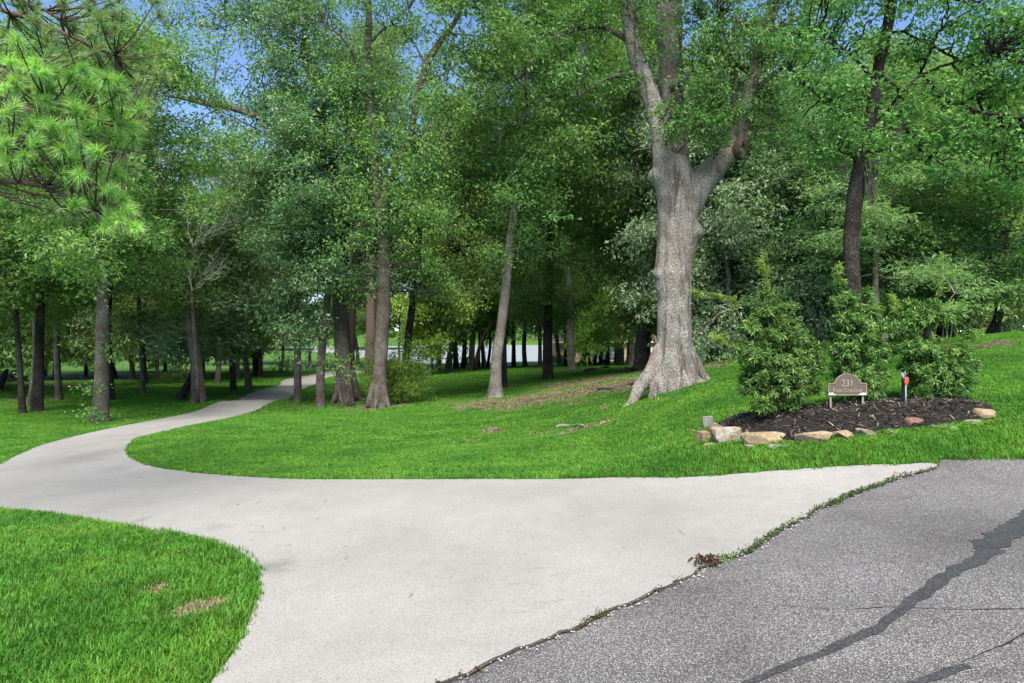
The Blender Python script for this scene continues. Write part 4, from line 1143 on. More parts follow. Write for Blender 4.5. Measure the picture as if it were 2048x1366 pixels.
# ---- dark trunk leaning right, behind the feathery bush
hero('oak_tree', 'dark trunk leaning right out of the feathery bush', (806, 797),
     [[(808, 760, 22), (814, 700, 21), (821, 640, 20), (828, 580, 19), (836, 500, 18), (842, 420, 16), (846, 360, 14)]],
     [[.06, (828, 580), (860, 540), (900, 500)], [.05, (836, 500), (800, 450), (790, 420)], [.05, (842, 420), (880, 400), (930, 380)]],
     [(900, 490, 60, 1.2), (960, 430, 60, 1.1), (850, 380, 50, 1.0), (930, 370, 60, 1.1), (800, 440, 45, .9), (870, 580, 45, 1.0), (940, 560, 55, 1.1), (980, 500, 50, 1.0), (900, 320, 50, .9), (960, 310, 55, .9), (910, 640, 35, .8, 3)],
     0.165, 38, 0.7, M_OLIVE, B_DARK, [(878, 300, 1.0, .12), (930, 380, 1.3, .12)], seed=14, per=1.4, flare=.4, group=GB)

# ---- pine at the left edge
def pine():
    rng = np.random.default_rng(55)
    bx, by = -9.3, 8.2
    base = np.array([bx, by, Hs(bx, by) - 0.06])
    root = empty('pine_tree', base)
    me, L, R, seg = trunk_mesh('trunk', np.array([base, base + [0, 0, .2], base + [0.1, 0, 4], base + [0, .1, 9], base + [.1, 0, 14]]), 0.22, 0.1, 14, .6, B_PINE, 3, 26, base)
    link('trunk', me, None, root)
    near = [(20, 125), (70, 120), (110, 145), (140, 155), (165, 140), (190, 152), (215, 165), (228, 185), (60, 180), (30, 212), (10, 180), (90, 200), (130, 195), (200, 212), (226, 218), (252, 232), (170, 222), (140, 250), (65, 250), (102, 250),
            (40, 272), (12, 288), (180, 262), (212, 252), (252, 272), (232, 285), (20, 325), (160, 350), (197, 350), (100, 345), (140, 372), (178, 400), (216, 428), (246, 402), (252, 418), (232, 440), (190, 442), (50, 310), (-10, 230), (-20, 130), (-15, 330), (120, 170), (150, 200), (80, 225), (205, 185), (245, 200), (-30, 270), (30, 160), (175, 180), (110, 225),
            (70, 290), (125, 300), (160, 290), (200, 300), (90, 150), (45, 130), (240, 250), (262, 255), (155, 325), (215, 380), (230, 350)]
    far = [(60, 40), (120, 20), (180, 20), (230, 30), (240, 60), (200, 92), (222, 112), (252, 132), (272, 170), (300, 182), (312, 150), (292, 210), (150, 60), (100, 62), (90, 90), (30, 80), (40, 18), (200, 42), (160, 100), (250, 330), (270, 300), (280, 250), (190, 330), (110, 400), (150, 430), (10, 55), (75, 10), (270, 110), (-30, 60), (-20, 10), (240, 0), (140, -20), (60, -30), (300, 130), (265, 200), (285, 185), (310, 200), (180, 70), (220, 10), (130, 90)]
    near += [(x + rng.normal() * 16, y + rng.normal() * 14) for x, y in near]
    far += [(x + rng.normal() * 18, y + rng.normal() * 16) for x, y in far]
    for _ in range(46): far.append((rng.uniform(-60, 320), rng.uniform(-60, 215)))
    for _ in range(26): far.append((rng.uniform(-40, 240), rng.uniform(330, 450)))
    br = MB(); tufts = {'n': MB(), 'f': MB()}
    def tuft(mb, c, dv, length, n, width):
        dv = dv / np.linalg.norm(dv)
        for _ in range(1):
            u = rng.normal(size=(n, 3)); u /= np.linalg.norm(u, axis=1, keepdims=True)
            D = u * rng.uniform(0.55, 1.0, (n, 1)) + dv * 0.85
            D /= np.linalg.norm(D, axis=1, keepdims=True)
            st = c - dv * (rng.uniform(0, 1, (n, 1)) ** 1.5) * 0.10
            Ln = length * rng.uniform(0.75, 1.1, (n, 1))
            mid = st + D * Ln * 0.5
            tip = st + D * Ln + np.array([0, 0, -1]) * Ln * (0.10 + 0.22 * rng.uniform(0, 1, (n, 1)))
            S = np.cross(D, rng.normal(size=(n, 3))); S /= np.linalg.norm(S, axis=1, keepdims=True)
            w = width / 2
            v = np.stack([st - S * w, st + S * w, mid + S * w, mid - S * w, tip], 1).reshape(-1, 3)
            k = np.arange(n)[:, None] * 5
            mb.add(v, q=k + np.array([0, 1, 2, 3]), t=k + np.array([3, 2, 4]))
    hubs = []
    for (lst, key, d0, dsp) in ((near, 'n', 7.4, .55), (far, 'f', 9.2, .9)):
        rows = {}
        for (x, y) in lst:
            d = d0 + rng.uniform(-dsp, dsp)
            c = pix(x, y, d)
            dv = np.array([0.55 + rng.normal() * .35, -0.35 + rng.normal() * .4, 0.35 + rng.normal() * .3])
            tuft(tufts[key], c, dv, 0.175 * rng.uniform(.8, 1.15), 150 if key == 'n' else 110, 0.0050 if key == 'n' else .0055)
            hubs.append((c, dv))
    # boughs from the trunk, twigs to each tuft
    boughs = []
    for z0, tx, ty, td in ((3.6, 150, 220, 7.6), (3.3, 190, 420, 7.6), (4.4, 60, 180, 7.6), (5.4, 230, 110, 9.2), (6.2, 120, 40, 9.2), (4.9, 240, 240, 7.8), (4.3, 250, 300, 8.8), (3.0, 20, 300, 7.4)):
        p0 = base + np.array([0.05, 0, z0 + 1.6]); p1 = pix(tx, ty, td)
        Lb = wander(p0, p1, 16, 0.035, rng); Lb[:, 2] += np.sin(np.linspace(0, np.pi, 16)) * 0.25
        tube(br, Lb, np.linspace(0.055, 0.018, 16), 7); boughs.append(Lb)
    bp = np.concatenate(boughs)
    for c, dv in hubs:
        k = np.argmin(np.linalg.norm(bp - (c - dv * .5), axis=1))
        m_ = (bp[k] + c) / 2 - np.array([0, 0, .06])
        tube(br, spline(np.array([bp[k], m_, c]), 7), np.linspace(0.013, 0.007, 7), 5)
    link('branches', br.mesh('branches', True, base), B_PINE, root)
    o = link('needles', tufts['n'].mesh('needles', False, base), M_PINE, root); o['kind'] = 'stuff'
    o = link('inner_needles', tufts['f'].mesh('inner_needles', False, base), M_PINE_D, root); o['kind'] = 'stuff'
    tag(root, 'pine with long bright needle tufts reaching in at the upper left', 'tree')
pine()

# ---- woods that close the view
def wood(label, group, spots, kinds, name='forest_tree'):
    for i, (px, d, cb, ch, cw) in enumerate(spots):
        x = (px - 1024) / F * d
        k = kinds[i % len(kinds)]
        z = Hs(x, d)
        bpx = (px, HOR + (CZ - z) * F / d)
        tree(name, label, bpx, k, ch, cw, None, (), None, 0.32 + 0.18 * ((i * 37) % 10) / 10, d=d, bark=(B_DARK, B_GREY, B_DARK, B_PALE)[i % 4], cb=cb, group=group, flare=.6)
rw = random.Random(9)
spots = []
for i in range(23):
    px = -330 + i * 39 + rw.uniform(-22, 22); d = rw.choice([36, 42, 48, 55, 62]) + rw.uniform(-3, 3)
    if 380 < px < 560 and d < 52: d = rw.uniform(58, 70)
    cb_, ch_ = rw.uniform(2.2, 4.5), rw.uniform(11, 15)
    if 215 < px < 500: ch_ = min(ch_, 4.6 + d * .17 - cb_)
    spots.append((px, d, cb_, ch_, rw.uniform(4.2, 5.6)))
wood('leafy tree in the dim woods beyond the left lawn', 'woods beyond the left lawn', [q for q in spots if not 215 < q[0] < 520], ['oak_broad', 'far_oak', 'olive', 'far_mixed', 'oak_tall', 'far_oak'])
wood('pale sunlit tree closing the gap between the pine and the middle oaks', 'pale trees in the left gap', [q for q in spots if 215 < q[0] < 520], ['far_mixed', 'far_grey', 'olive'])
spots = [(px, d + rw.uniform(-2, 2), rw.uniform(.8, 2), rw.uniform(4, 6), rw.uniform(2.4, 3.2)) for px, d in ((-60, 52), (20, 60), (110, 58), (200, 62), (330, 70), (470, 78), (-140, 48))]
wood('low understory tree in the shade of the left woods', 'understory of the left woods', spots, ['understory', 'far_oak', 'understory'], 'understory_tree')
spots = [(px, d, cb, ch, cw) for px, d, cb, ch, cw in ((560, 66, 4, 16, 5.5), (620, 84, 4, 17, 6), (680, 80, 6, 17, 6), (800, 80, 5, 17, 6), (880, 82, 6, 17, 6), (970, 86, 6, 18, 6), (1050, 86, 7, 18, 6), (1120, 72, 6, 17, 5.5), (1180, 80, 5, 18, 6), (1240, 76, 4, 17, 6), (1300, 62, 3, 16, 5.5), (520, 92, 3, 17, 6), (450, 90, 3, 17, 6), (740, 92, 6, 17, 6))]
wood('tall leafy tree in the back row before the lake', 'back row of trees before the lake', spots, ['far_mixed', 'oak_broad', 'far_grey', 'far_oak', 'far_mixed', 'olive'])
spots = []
for i in range(20):
    px = 1330 + i * 48 + rw.uniform(-18, 18); d = rw.choice([38, 44, 50, 58]) + rw.uniform(-2, 2)
    spots.append((px, d, rw.uniform(1.8, 3.5), rw.uniform(11, 15), rw.uniform(4.4, 5.6)))
wood('leafy tree in the woods behind the right-hand bank', 'woods behind the right bank', spots, ['oak_broad', 'far_mixed', 'far_oak', 'far_grey', 'olive'])
# the ones that stand out in front of the right woods
tree('silver_leaved_tree', 'tall tree with drooping grey-green foliage right of the giant oak', (1480, 712), 'silver', 12, 5.2, None, (), None, .4, d=31, bark=B_PALE, cb=2.2, group=GD)
tree('silver_leaved_tree', 'second grey-green tree, fuller and behind the drooping one', (1570, 708), 'silver', 10.5, 4.0, None, (), None, .35, d=34, bark=B_PALE, cb=2.6, group=GD)
tree('feathery_tree', 'pale green feathery tree behind the dark slender trunk', (1770, 706), 'cypress', 10.5, 5.4, None, (), None, .35, d=27, bark=B_PALE, cb=2.8, group=GD)
tree('feathery_tree', 'pale green tree between the grey-green trees and the dark slender trunk', (1650, 706), 'cypress', 9.5, 4.0, None, (), None, .3, d=32, bark=B_PALE, cb=2.4, group=GD)
tree('slim_tree', 'grey-brown trunk standing between the left shrub and the middle shrub', (1598, 700), 'oak_loose', 10, 3.4, (1612, 520), (), None, .36, d=30, bark=B_GREY, group=GD, cb=4)
tree('slim_tree', 'slim pale trunk just right of the grey-brown one behind the shrubs', (1627, 702), 'oak_tall', 10, 3.4, (1632, 540), (), None, .22, d=30, bark=B_PALE, group=GD, cb=4)
tree('oak_tree', 'rounded glossy oak filling the right edge above the bank', (1985, 688), 'oak_broad', 9, 4.6, None, (), None, .4, d=27, bark=B_DARK, cb=1.6, group=GD)
tree('oak_tree', 'dense dark oak between the feathery tree and the right edge', (1880, 694), 'oak_tall', 9, 4.4, None, (), None, .4, d=30, bark=B_DARK, cb=1.8, group=GD)

# far side of the lake: a wood that reads as one mass
rng = np.random.default_rng(31); mb = MB()
n = 9000
x = rng.uniform(-420, 420, n); y = rng.uniform(395, 450, n); top = 15 + 6 * fbm(x * .03, y * .05, 5)
C = np.stack([x, y, WATER_Z + 1.0 + rng.uniform(0, 1, n) ** .8 * top], 1)
leaf_cloud(mb, C, rng.normal(size=(n, 3)), 4.2, rng, .8)
tag(link('far_woods', mb.mesh('far_woods'), M_OAK), 'dark wooded far shore across the lake', 'woods', kind='stuff')
# ------------------------------------------------------------------ mulch bed
def mulch_material():
    m, nt, b = new_mat('black_mulch')
    v = pos_n(nt)
    n1 = noise_n(nt, pos_n(nt, (14, 40, 20)), 2.0, 5, 0.75, 0.6)
    setc(nt, b, ramp(nt, n1, [(0.3, (0.008, 0.007, 0.007)), (0.55, (0.026, 0.022, 0.021)), (0.75, (0.06, 0.048, 0.042))]), 0.85, 0.2)
    bump_n(nt, b, n1, 1.0, 0.04)
    return m
M_MULCH = mulch_material()
def bed_z(x, y):
    inn = np.where(in_poly(x, y, BED), poly_dist(x, y, BED), 0)
    return H0(x, y) + 0.02 + 0.09 * sstep(0, 0.35, inn) + 0.02 * (fbm(x * 6, y * 6, 2, 3) - .5)
BED_F = smooth_poly(BED, 0.06)
tag(slab('mulch_bed', BED_F, M_MULCH, 0.0, 0.06, 0.10, hf=bed_z), kind='structure')
rng = np.random.default_rng(8)
mn, mx_ = BED.min(0), BED.max(0)
p = rng.uniform(mn, mx_, (9000, 2)); p = p[in_poly(p[:, 0], p[:, 1], BED)]
mb = MB()
z = bed_z(p[:, 0], p[:, 1])
for (x, y), zz in zip(p, z):
    a = rng.uniform(0, 6.28); L = rng.uniform(.012, .045); w = rng.uniform(.003, .009); t = rng.normal() * .45
    u = np.array([math.cos(a) * math.cos(t), math.sin(a) * math.cos(t), math.sin(t)]) * L
    s = np.array([-math.sin(a), math.cos(a), rng.normal() * .4]) * w
    c = np.array([x, y, zz + .012 + abs(math.sin(t)) * L * .5])
    n_ = np.cross(u, s); n_ = n_ / (np.linalg.norm(n_) + 1e-9) * .004
    mb.add(np.array([c - u - s, c + u - s * .6, c + u + s * .6, c - u + s, c - u * .3 + n_ * 1.5, c + u * .4 + n_ * 1.5]), t=[[0, 1, 5], [0, 5, 4], [1, 2, 5], [2, 3, 4], [2, 4, 5], [3, 0, 4]])
chip_m, nt, b = new_mat('mulch_chips')
setc(nt, b, ramp(nt, N(nt, 'ShaderNodeNewGeometry').outputs['Random Per Island'], [(0.0, (0.010, 0.009, 0.009)), (0.6, (0.030, 0.026, 0.025)), (0.86, (0.07, 0.058, 0.05)), (0.95, (0.16, 0.125, 0.09)), (1.0, (0.30, 0.25, 0.17))]), 0.8, 0.25)
tag(link('mulch_chips', mb.mesh('mulch_chips'), chip_m), 'black shredded wood chips covering the shrub bed', 'mulch', kind='stuff')

# ------------------------------------------------------------------ edging stones
def stone_mat(name, cols, rust=None):
    m, nt, b = new_mat(name)
    v = pos_n(nt, obj=True)
    n1 = noise_n(nt, v, 9, 5, 0.65, 0.8); n2 = noise_n(nt, v, 55, 3, 0.7)
    col = ramp(nt, n1, [(0.28, cols[0]), (0.5, cols[1]), (0.72, cols[2])])
    if rust: col = mixc(nt, fac_ramp(nt, noise_n(nt, v, 5.0, 3, 0.6, 1.2), 0.5, 0.64), col, rust)
    col = mixc(nt, 0.9, col, ramp(nt, n2, [(0.3, (0.3, 0.3, 0.3)), (0.65, (0.68, 0.68, 0.68))]), 'MULTIPLY')
    setc(nt, b, col, 0.85, 0.25)
    bump_n(nt, b, math_n(nt, 'ADD', n1, math_n(nt, 'MULTIPLY', n2, .4)), 0.6, 0.02)
    return m
ST = {'pale': stone_mat('pale_rust_stone', [(0.30, 0.26, 0.20), (0.48, 0.44, 0.37), (0.62, 0.58, 0.50)], (0.36, 0.19, 0.08)),
      'tan': stone_mat('tan_sandstone', [(0.26, 0.20, 0.13), (0.40, 0.31, 0.19), (0.50, 0.42, 0.29)], (0.30, 0.19, 0.09)),
      'orange': stone_mat('orange_tan_stone', [(0.30, 0.23, 0.16), (0.44, 0.34, 0.22), (0.56, 0.46, 0.34)], (0.42, 0.24, 0.10)),
      'grey': stone_mat('grey_stone', [(0.20, 0.20, 0.195), (0.32, 0.32, 0.31), (0.44, 0.44, 0.43)]),
      'blue': stone_mat('blue_grey_slate', [(0.22, 0.24, 0.26), (0.34, 0.36, 0.39), (0.46, 0.48, 0.50)]),
      'brown': stone_mat('red_brown_stone', [(0.15, 0.085, 0.055), (0.25, 0.15, 0.10), (0.36, 0.26, 0.20)]),
      'cream': stone_mat('cream_limestone', [(0.24, 0.20, 0.15), (0.36, 0.31, 0.24), (0.46, 0.41, 0.33)])}
def stone(label, px, py, wpx, hpx, mat, depth=0.2, rz=0.0, tilt=0.0, sink=0.03, seed=0, lift=0.0, round_=False, dd=0.0):
    """px, py: middle of the stone's foot in the photo; wpx, hpx its width and height"""
    r = random.Random(seed * 31 + 7)
    g = ground(px, py); g[1] += dd
    w = wpx / F * g[1]; h = hpx / F * g[1]
    bm = bmesh.new()
    for i in range(30 if round_ else 20):
        u = Vector((r.gauss(0, 1), r.gauss(0, 1), r.gauss(0, 1))).normalized()
        e = 0.8 if round_ else 0.55
        q = [math.copysign(abs(k) ** e, k) for k in u]
        m_ = max(abs(k) for k in q) if not round_ else 1.0
        s = r.uniform(.78, 1.0)
        bm.verts.new((q[0] / m_ * w / 2 * s, q[1] / m_ * depth / 2 * s, q[2] / m_ * h / 2 * s))
    bmesh.ops.convex_hull(bm, input=bm.verts[:])
    for v in [v for v in bm.verts if not v.link_faces]: bm.verts.remove(v)
    bmesh.ops.bevel(bm, geom=bm.edges[:], offset=min(w, h, depth) * .05, segments=2, affect='EDGES', profile=.6)
    for v in bm.verts:
        v.co += Vector(mnoise.noise_vector(v.co * 14 + Vector((seed, 0, 0)))) * min(h, depth) * .035
    me = bpy.data.meshes.new('edging_stone'); bm.to_mesh(me); bm.free()
    zb = float(H0(np.array([g[0]]), np.array([g[1]]))[0])
    o = link('edging_stone', me, ST[mat], None, (g[0], g[1] + depth * .35, zb + h / 2 - sink + lift))
    o.rotation_euler = (0.0, tilt, rz)
    return tag(o, label, 'stone', 'stones edging the shrub bed')
stone('chunky pale stone with rust stains at the left end of the bed', 1453, 884, 62, 36, 'pale', .26, .12, 0, seed=1)
stone('long tan slab with a peaked top, second stone of the front edge', 1536, 888, 106, 29, 'tan', .20, -.06, -.05, seed=2)
stone('flat-topped orange tan stone right of the long slab', 1630, 882, 80, 23, 'orange', .20, -.05, .0, seed=3)
stone('smaller tan stone right of the orange one in the front edge', 1694, 877, 50, 20, 'orange', .18, .05, .03, seed=4)
stone('small pale wedge stone tapering off behind the grass, front edge', 1737, 872, 40, 18, 'cream', .16, -.1, .1, seed=5)
stone('little whitish stone lying before the long tan slab', 1497, 893, 26, 13, 'cream', .10, .3, 0, seed=6, dd=-.08)
stone('low grey stone wedged under the right end of the long slab', 1562, 891, 56, 10, 'grey', .12, -.12, 0, seed=7, dd=-.05)
stone('upright grey block standing at the bed\'s left corner', 1424, 856, 27, 29, 'grey', .14, .3, .06, seed=8, dd=.25)
stone('brown stone stacked at the far left of the edging', 1409, 884, 30, 26, 'tan', .2, .5, 0, seed=9)
stone('flat pale stone at the bottom of the left stack', 1432, 889, 56, 9, 'pale', .16, .15, 0, seed=10, dd=-.06)
stone('small tan stone tucked behind the chunky pale one', 1443, 866, 34, 20, 'tan', .14, .4, 0, seed=11, dd=.22)
stone('small grey stone beside the upright block', 1441, 852, 22, 10, 'grey', .12, .2, 0, seed=12, dd=.4)
stone('rounded red-brown stone half buried in the mulch', 1843, 860, 44, 17, 'brown', .2, .1, 0, seed=13, round_=True, dd=.12, lift=.03)
stone('flat blue-grey slate on the bed\'s right end', 1962, 824, 42, 15, 'blue', .24, -.2, .03, seed=14, dd=.18, lift=.03)
stone('rounded tan boulder at the right tip of the bed', 1976, 838, 46, 26, 'orange', .28, .1, 0, seed=15, round_=True)
stone('long cream slab along the back edge behind the marker post', 1795, 813, 74, 10, 'cream', .18, .02, 0, seed=16, dd=.1, lift=.05)
stone('short cream slab at the back edge left of the long one', 1752, 813, 22, 8, 'cream', .14, .1, 0, seed=17, dd=.15, lift=.05)
stone('low cream edging stone left of the red-brown stone', 1790, 866, 44, 10, 'cream', .14, -.08, 0, seed=18)
stone('low cream edging stone right of the red-brown stone', 1890, 856, 50, 9, 'cream', .14, -.12, 0, seed=19)
stone('low cream edging stone next to the tan boulder', 1945, 845, 40, 10, 'cream', .16, -.15, 0, seed=20)
stone('dull grey stone at the back edge behind the right shrub', 1905, 810, 60, 10, 'grey', .16, .0, 0, seed=21, dd=.1, lift=.03)

# ------------------------------------------------------------------ long-leaved shrubs
M_POD = leaf_mat('yew_pine_leaves', [(0.0, (0.012, 0.048, 0.008)), (0.4, (0.022, 0.076, 0.012)), (0.8, (0.040, 0.114, 0.018)), (1.0, (0.070, 0.152, 0.028))], 0.26, 0.4, 0.35)
M_NEW = leaf_mat('new_growth_leaves', [(0.0, (0.040, 0.115, 0.018)), (0.5, (0.065, 0.155, 0.026)), (1.0, (0.11, 0.19, 0.04))], 0.4, 0.4, 0.4)
M_STEM = plain_mat('shrub_stems', (0.10, 0.075, 0.045), 0.8, 0.2, 0, .3, 20)
def whorl(mb, c, dv, rng, n=22, L=.11, w=.012):
    dv = dv / np.linalg.norm(dv)
    u = rng.normal(size=(n, 3)); u -= (u @ dv)[:, None] * dv * .6; u /= np.linalg.norm(u, axis=1, keepdims=True)
    D = u + dv * rng.uniform(.1, 1.1, (n, 1)); D /= np.linalg.norm(D, axis=1, keepdims=True)
    st = c - dv * rng.uniform(0, .09, (n, 1))
    Ln = L * rng.uniform(.6, 1.15, (n, 1))
    S = np.cross(D, dv + rng.normal(size=(n, 3)) * .3); S /= np.linalg.norm(S, axis=1, keepdims=True) + 1e-9
    mid = st + D * Ln * .55; tip = st + D * Ln + np.array([0, 0, -.22]) * Ln
    ww = w * .5 * rng.uniform(.8, 1.2, (n, 1))
    v = np.stack([st - S * ww * .4, st + S * ww * .4, mid + S * ww, mid - S * ww, tip], 1).reshape(-1, 3)
    k = np.arange(n)[:, None] * 5
    mb.add(v, q=k + np.array([0, 1, 2, 3]), t=k + np.array([3, 2, 4]))
def shrub(label, base_px, d, blobs, seed, wisps=(), dens=1.0):
    rng = np.random.default_rng(seed)
    base = pix(base_px[0], base_px[1], d); base[2] = float(bed_z(np.array([base[0]]), np.array([base[1]]))[0]) - .03
    root = empty('yew_pine_shrub', base)
    st = MB(); lf = MB(); nw = MB()
    cs = []
    for b in blobs:
        x, y, r = b[:3]; dz = b[3] if len(b) > 3 else 0
        r *= 1.14
        c = pix(x, y, d + dz); R = r / F * d; cs.append((c, R))
        s0 = base + np.array([rng.normal() * .05, rng.normal() * .05, 0])
        P = spline(np.array([s0, (s0 * .45 + c * .55) + rng.normal(size=3) * .05 - np.array([0, 0, .04]), c]), 10)
        tube(st, P, np.linspace(.016, .006, 10), 6)
        n = int(dens * (R / .09) ** 2 * 11.0) + 3
        u = rng.normal(size=(n, 3)); u /= np.linalg.norm(u, axis=1, keepdims=True)
        u[:, 2] = np.where(u[:, 2] < -.3, -u[:, 2] * .5, u[:, 2])
        pts = c + u * R * rng.uniform(.5, 1.02, (n, 1)) * np.array([1, .95, 1])
        for q, uu in zip(pts, u):
            dv = uu * .8 + np.array([0, 0, .55]) + rng.normal(size=3) * .25
            tgt = nw if (rng.uniform() < .07 and uu[2] > .2) else lf
            whorl(tgt, q, dv, rng, 24, .086 * rng.uniform(.8, 1.15), .0135)
            if rng.uniform() < .5: tube(st, spline(np.array([c, (c + q) / 2 - [0, 0, .02], q]), 4), np.linspace(.006, .003, 4), 4, cap=False)
    for pts in wisps:
        P = spline(np.array([pix(x, y, d + (e[0] if e else 0)) for x, y, *e in pts]), 14)
        tube(st, P, np.linspace(.011, .004, 14), 5)
        for k in range(5, 14):
            for _ in range(2):
                whorl(nw, P[k] + rng.normal(size=3) * .02, (P[13] - P[5]) + rng.normal(size=3) * .15 + np.array([0, 0, .1]), rng, 16, .085, .010)
    link('stems', st.mesh('stems', True, base), M_STEM, root)
    o = link('foliage', lf.mesh('foliage', False, base), M_POD, root); o['kind'] = 'stuff'
    o = link('new_growth', nw.mesh('new_growth', False, base), M_NEW, root); o['kind'] = 'stuff'
    return tag(root, label, 'shrub', 'shrubs in the mulch bed')
shrub('broad shrub with one bright shoot reaching far left, left of the sign', (1552, 838), 9.15,
      [(1555, 765, 66), (1605, 728, 46), (1515, 712, 44), (1508, 775, 32), (1560, 668, 42), (1540, 628, 30), (1500, 655, 24), (1612, 778, 30), (1588, 665, 24), (1532, 590, 16), (1575, 800, 36), (1528, 815, 22, -.25), (1565, 720, 48), (1580, 615, 16), (1478, 695, 16), (1615, 690, 20)], 1,
      [[(1492, 660), (1478, 630), (1458, 596), (1425, 588), (1378, 576)], [(1535, 620), (1535, 575), (1528, 540), (1524, 512)], [(1460, 680), (1442, 676), (1425, 674)]])
shrub('tall conical shrub rising behind the address plaque', (1722, 822), 9.45,
      [(1715, 768, 52), (1690, 705, 38), (1742, 712, 38), (1702, 645, 36), (1737, 625, 26), (1688, 602, 24), (1681, 568, 12), (1735, 588, 13), (1722, 790, 40), (1762, 752, 20), (1672, 775, 16), (1715, 680, 40), (1755, 660, 22), (1675, 735, 16)], 2,
      [[(1682, 590), (1680, 565), (1676, 545), (1678, 528)]])
shrub('irregular open-topped shrub behind the marker post, rightmost', (1862, 818), 9.5,
      [(1870, 765, 50), (1848, 705, 36), (1808, 700, 36), (1800, 652, 30), (1850, 635, 34), (1888, 640, 30), (1905, 735, 42), (1922, 704, 22), (1938, 668, 10), (1840, 790, 32), (1818, 608, 14), (1880, 790, 36), (1835, 745, 34), (1915, 770, 28), (1910, 625, 12)], 3,
      [[(1870, 630), (1876, 590), (1882, 550), (1884, 508)], [(1925, 690), (1940, 672), (1955, 660)], [(1800, 640), (1788, 610), (1783, 590)]])

# feathery bush at the foot of the tall oak and other undergrowth
M_FEATH = leaf_mat('feathery_leaves', [(0.0, (0.022, 0.075, 0.010)), (0.5, (0.045, 0.125, 0.016)), (1.0, (0.075, 0.17, 0.026))], 0.35)
def bush(name, label, base_px, blobs, mat, leaf, n_leaf, srad, aspect, seed, per=1.0, d=None, flat=.8, group=None):
    rng = np.random.default_rng(seed)
    d = d or float(ground(*base_px)[1])
    base = pix(base_px[0], base_px[1], d); base[2] = Hs(base[0], base[1]) - .04
    root = empty(name, base); st = MB(); pts = []
    for b in blobs:
        c = pix(b[0], b[1], d)
        P = spline(np.array([base + rng.normal(size=3) * [.15, .15, 0], (base + c) / 2 + rng.normal(size=3) * .1, c]), 9)
        tube(st, P, np.linspace(.035, .01, 9), 5); pts.append(P)
    lf = blob_crown(blobs, d, rng, n_leaf, leaf, srad, per, np.concatenate(pts), st, aspect, flat)
    link('stems', st.mesh('stems', True, base), B_GREY, root)
    o = link('foliage', lf.mesh('foliage', False, base), mat, root); o['kind'] = 'stuff'
    return tag(root, label, 'bush', group)
bush('feathery_bush', 'feathery bright green bush at the foot of the tall middle oak', (792, 803), [(795, 772, 46, 1.3), (762, 765, 34, 1.2), (828, 765, 32, 1.2), (776, 735, 30, .9), (750, 718, 20, .8), (820, 725, 24, .9), (830, 698, 18, .8), (788, 705, 20, .7), (800, 745, 38, 1.2), (735, 742, 16, .7), (842, 740, 16, .6), (768, 692, 14, .6), (780, 792, 36, 1.2), (815, 788, 30, 1.1), (845, 700, 10, .5), (745, 785, 18, .9)], M_FEATH, .20, 66, .45, .13, 3, 2.4)
bush('low_bush', 'dark shaggy bush in the shade left of the leaning tree', (352, 766), [(350, 745, 26, 1.2), (375, 748, 20, 1.2), (330, 752, 16, 1.0), (365, 730, 18, 1.0)], M_OAK, .17, 30, .6, .4, 4, 1.4)
bush('low_bush', 'dark leafy bush beside the far bend of the driveway', (575, 752), [(572, 730, 16, 1.3), (590, 722, 14, 1.2), (560, 735, 10, 1.0), (600, 735, 12, 1.1), (580, 700, 14, 1.0)], M_OAK2, .2, 26, .8, .45, 5, 1.4)
bush('low_bush', 'little leafy sprout growing against the thick brown trunk', (700, 800), [(690, 735, 14, 1.6), (700, 725, 9, 1.4), (672, 722, 10, 1.0), (705, 742, 8, 1.4), (654, 722, 7, 1.0)], M_OAK, .15, 22, .45, .45, 6, 1.8, d=29.3)

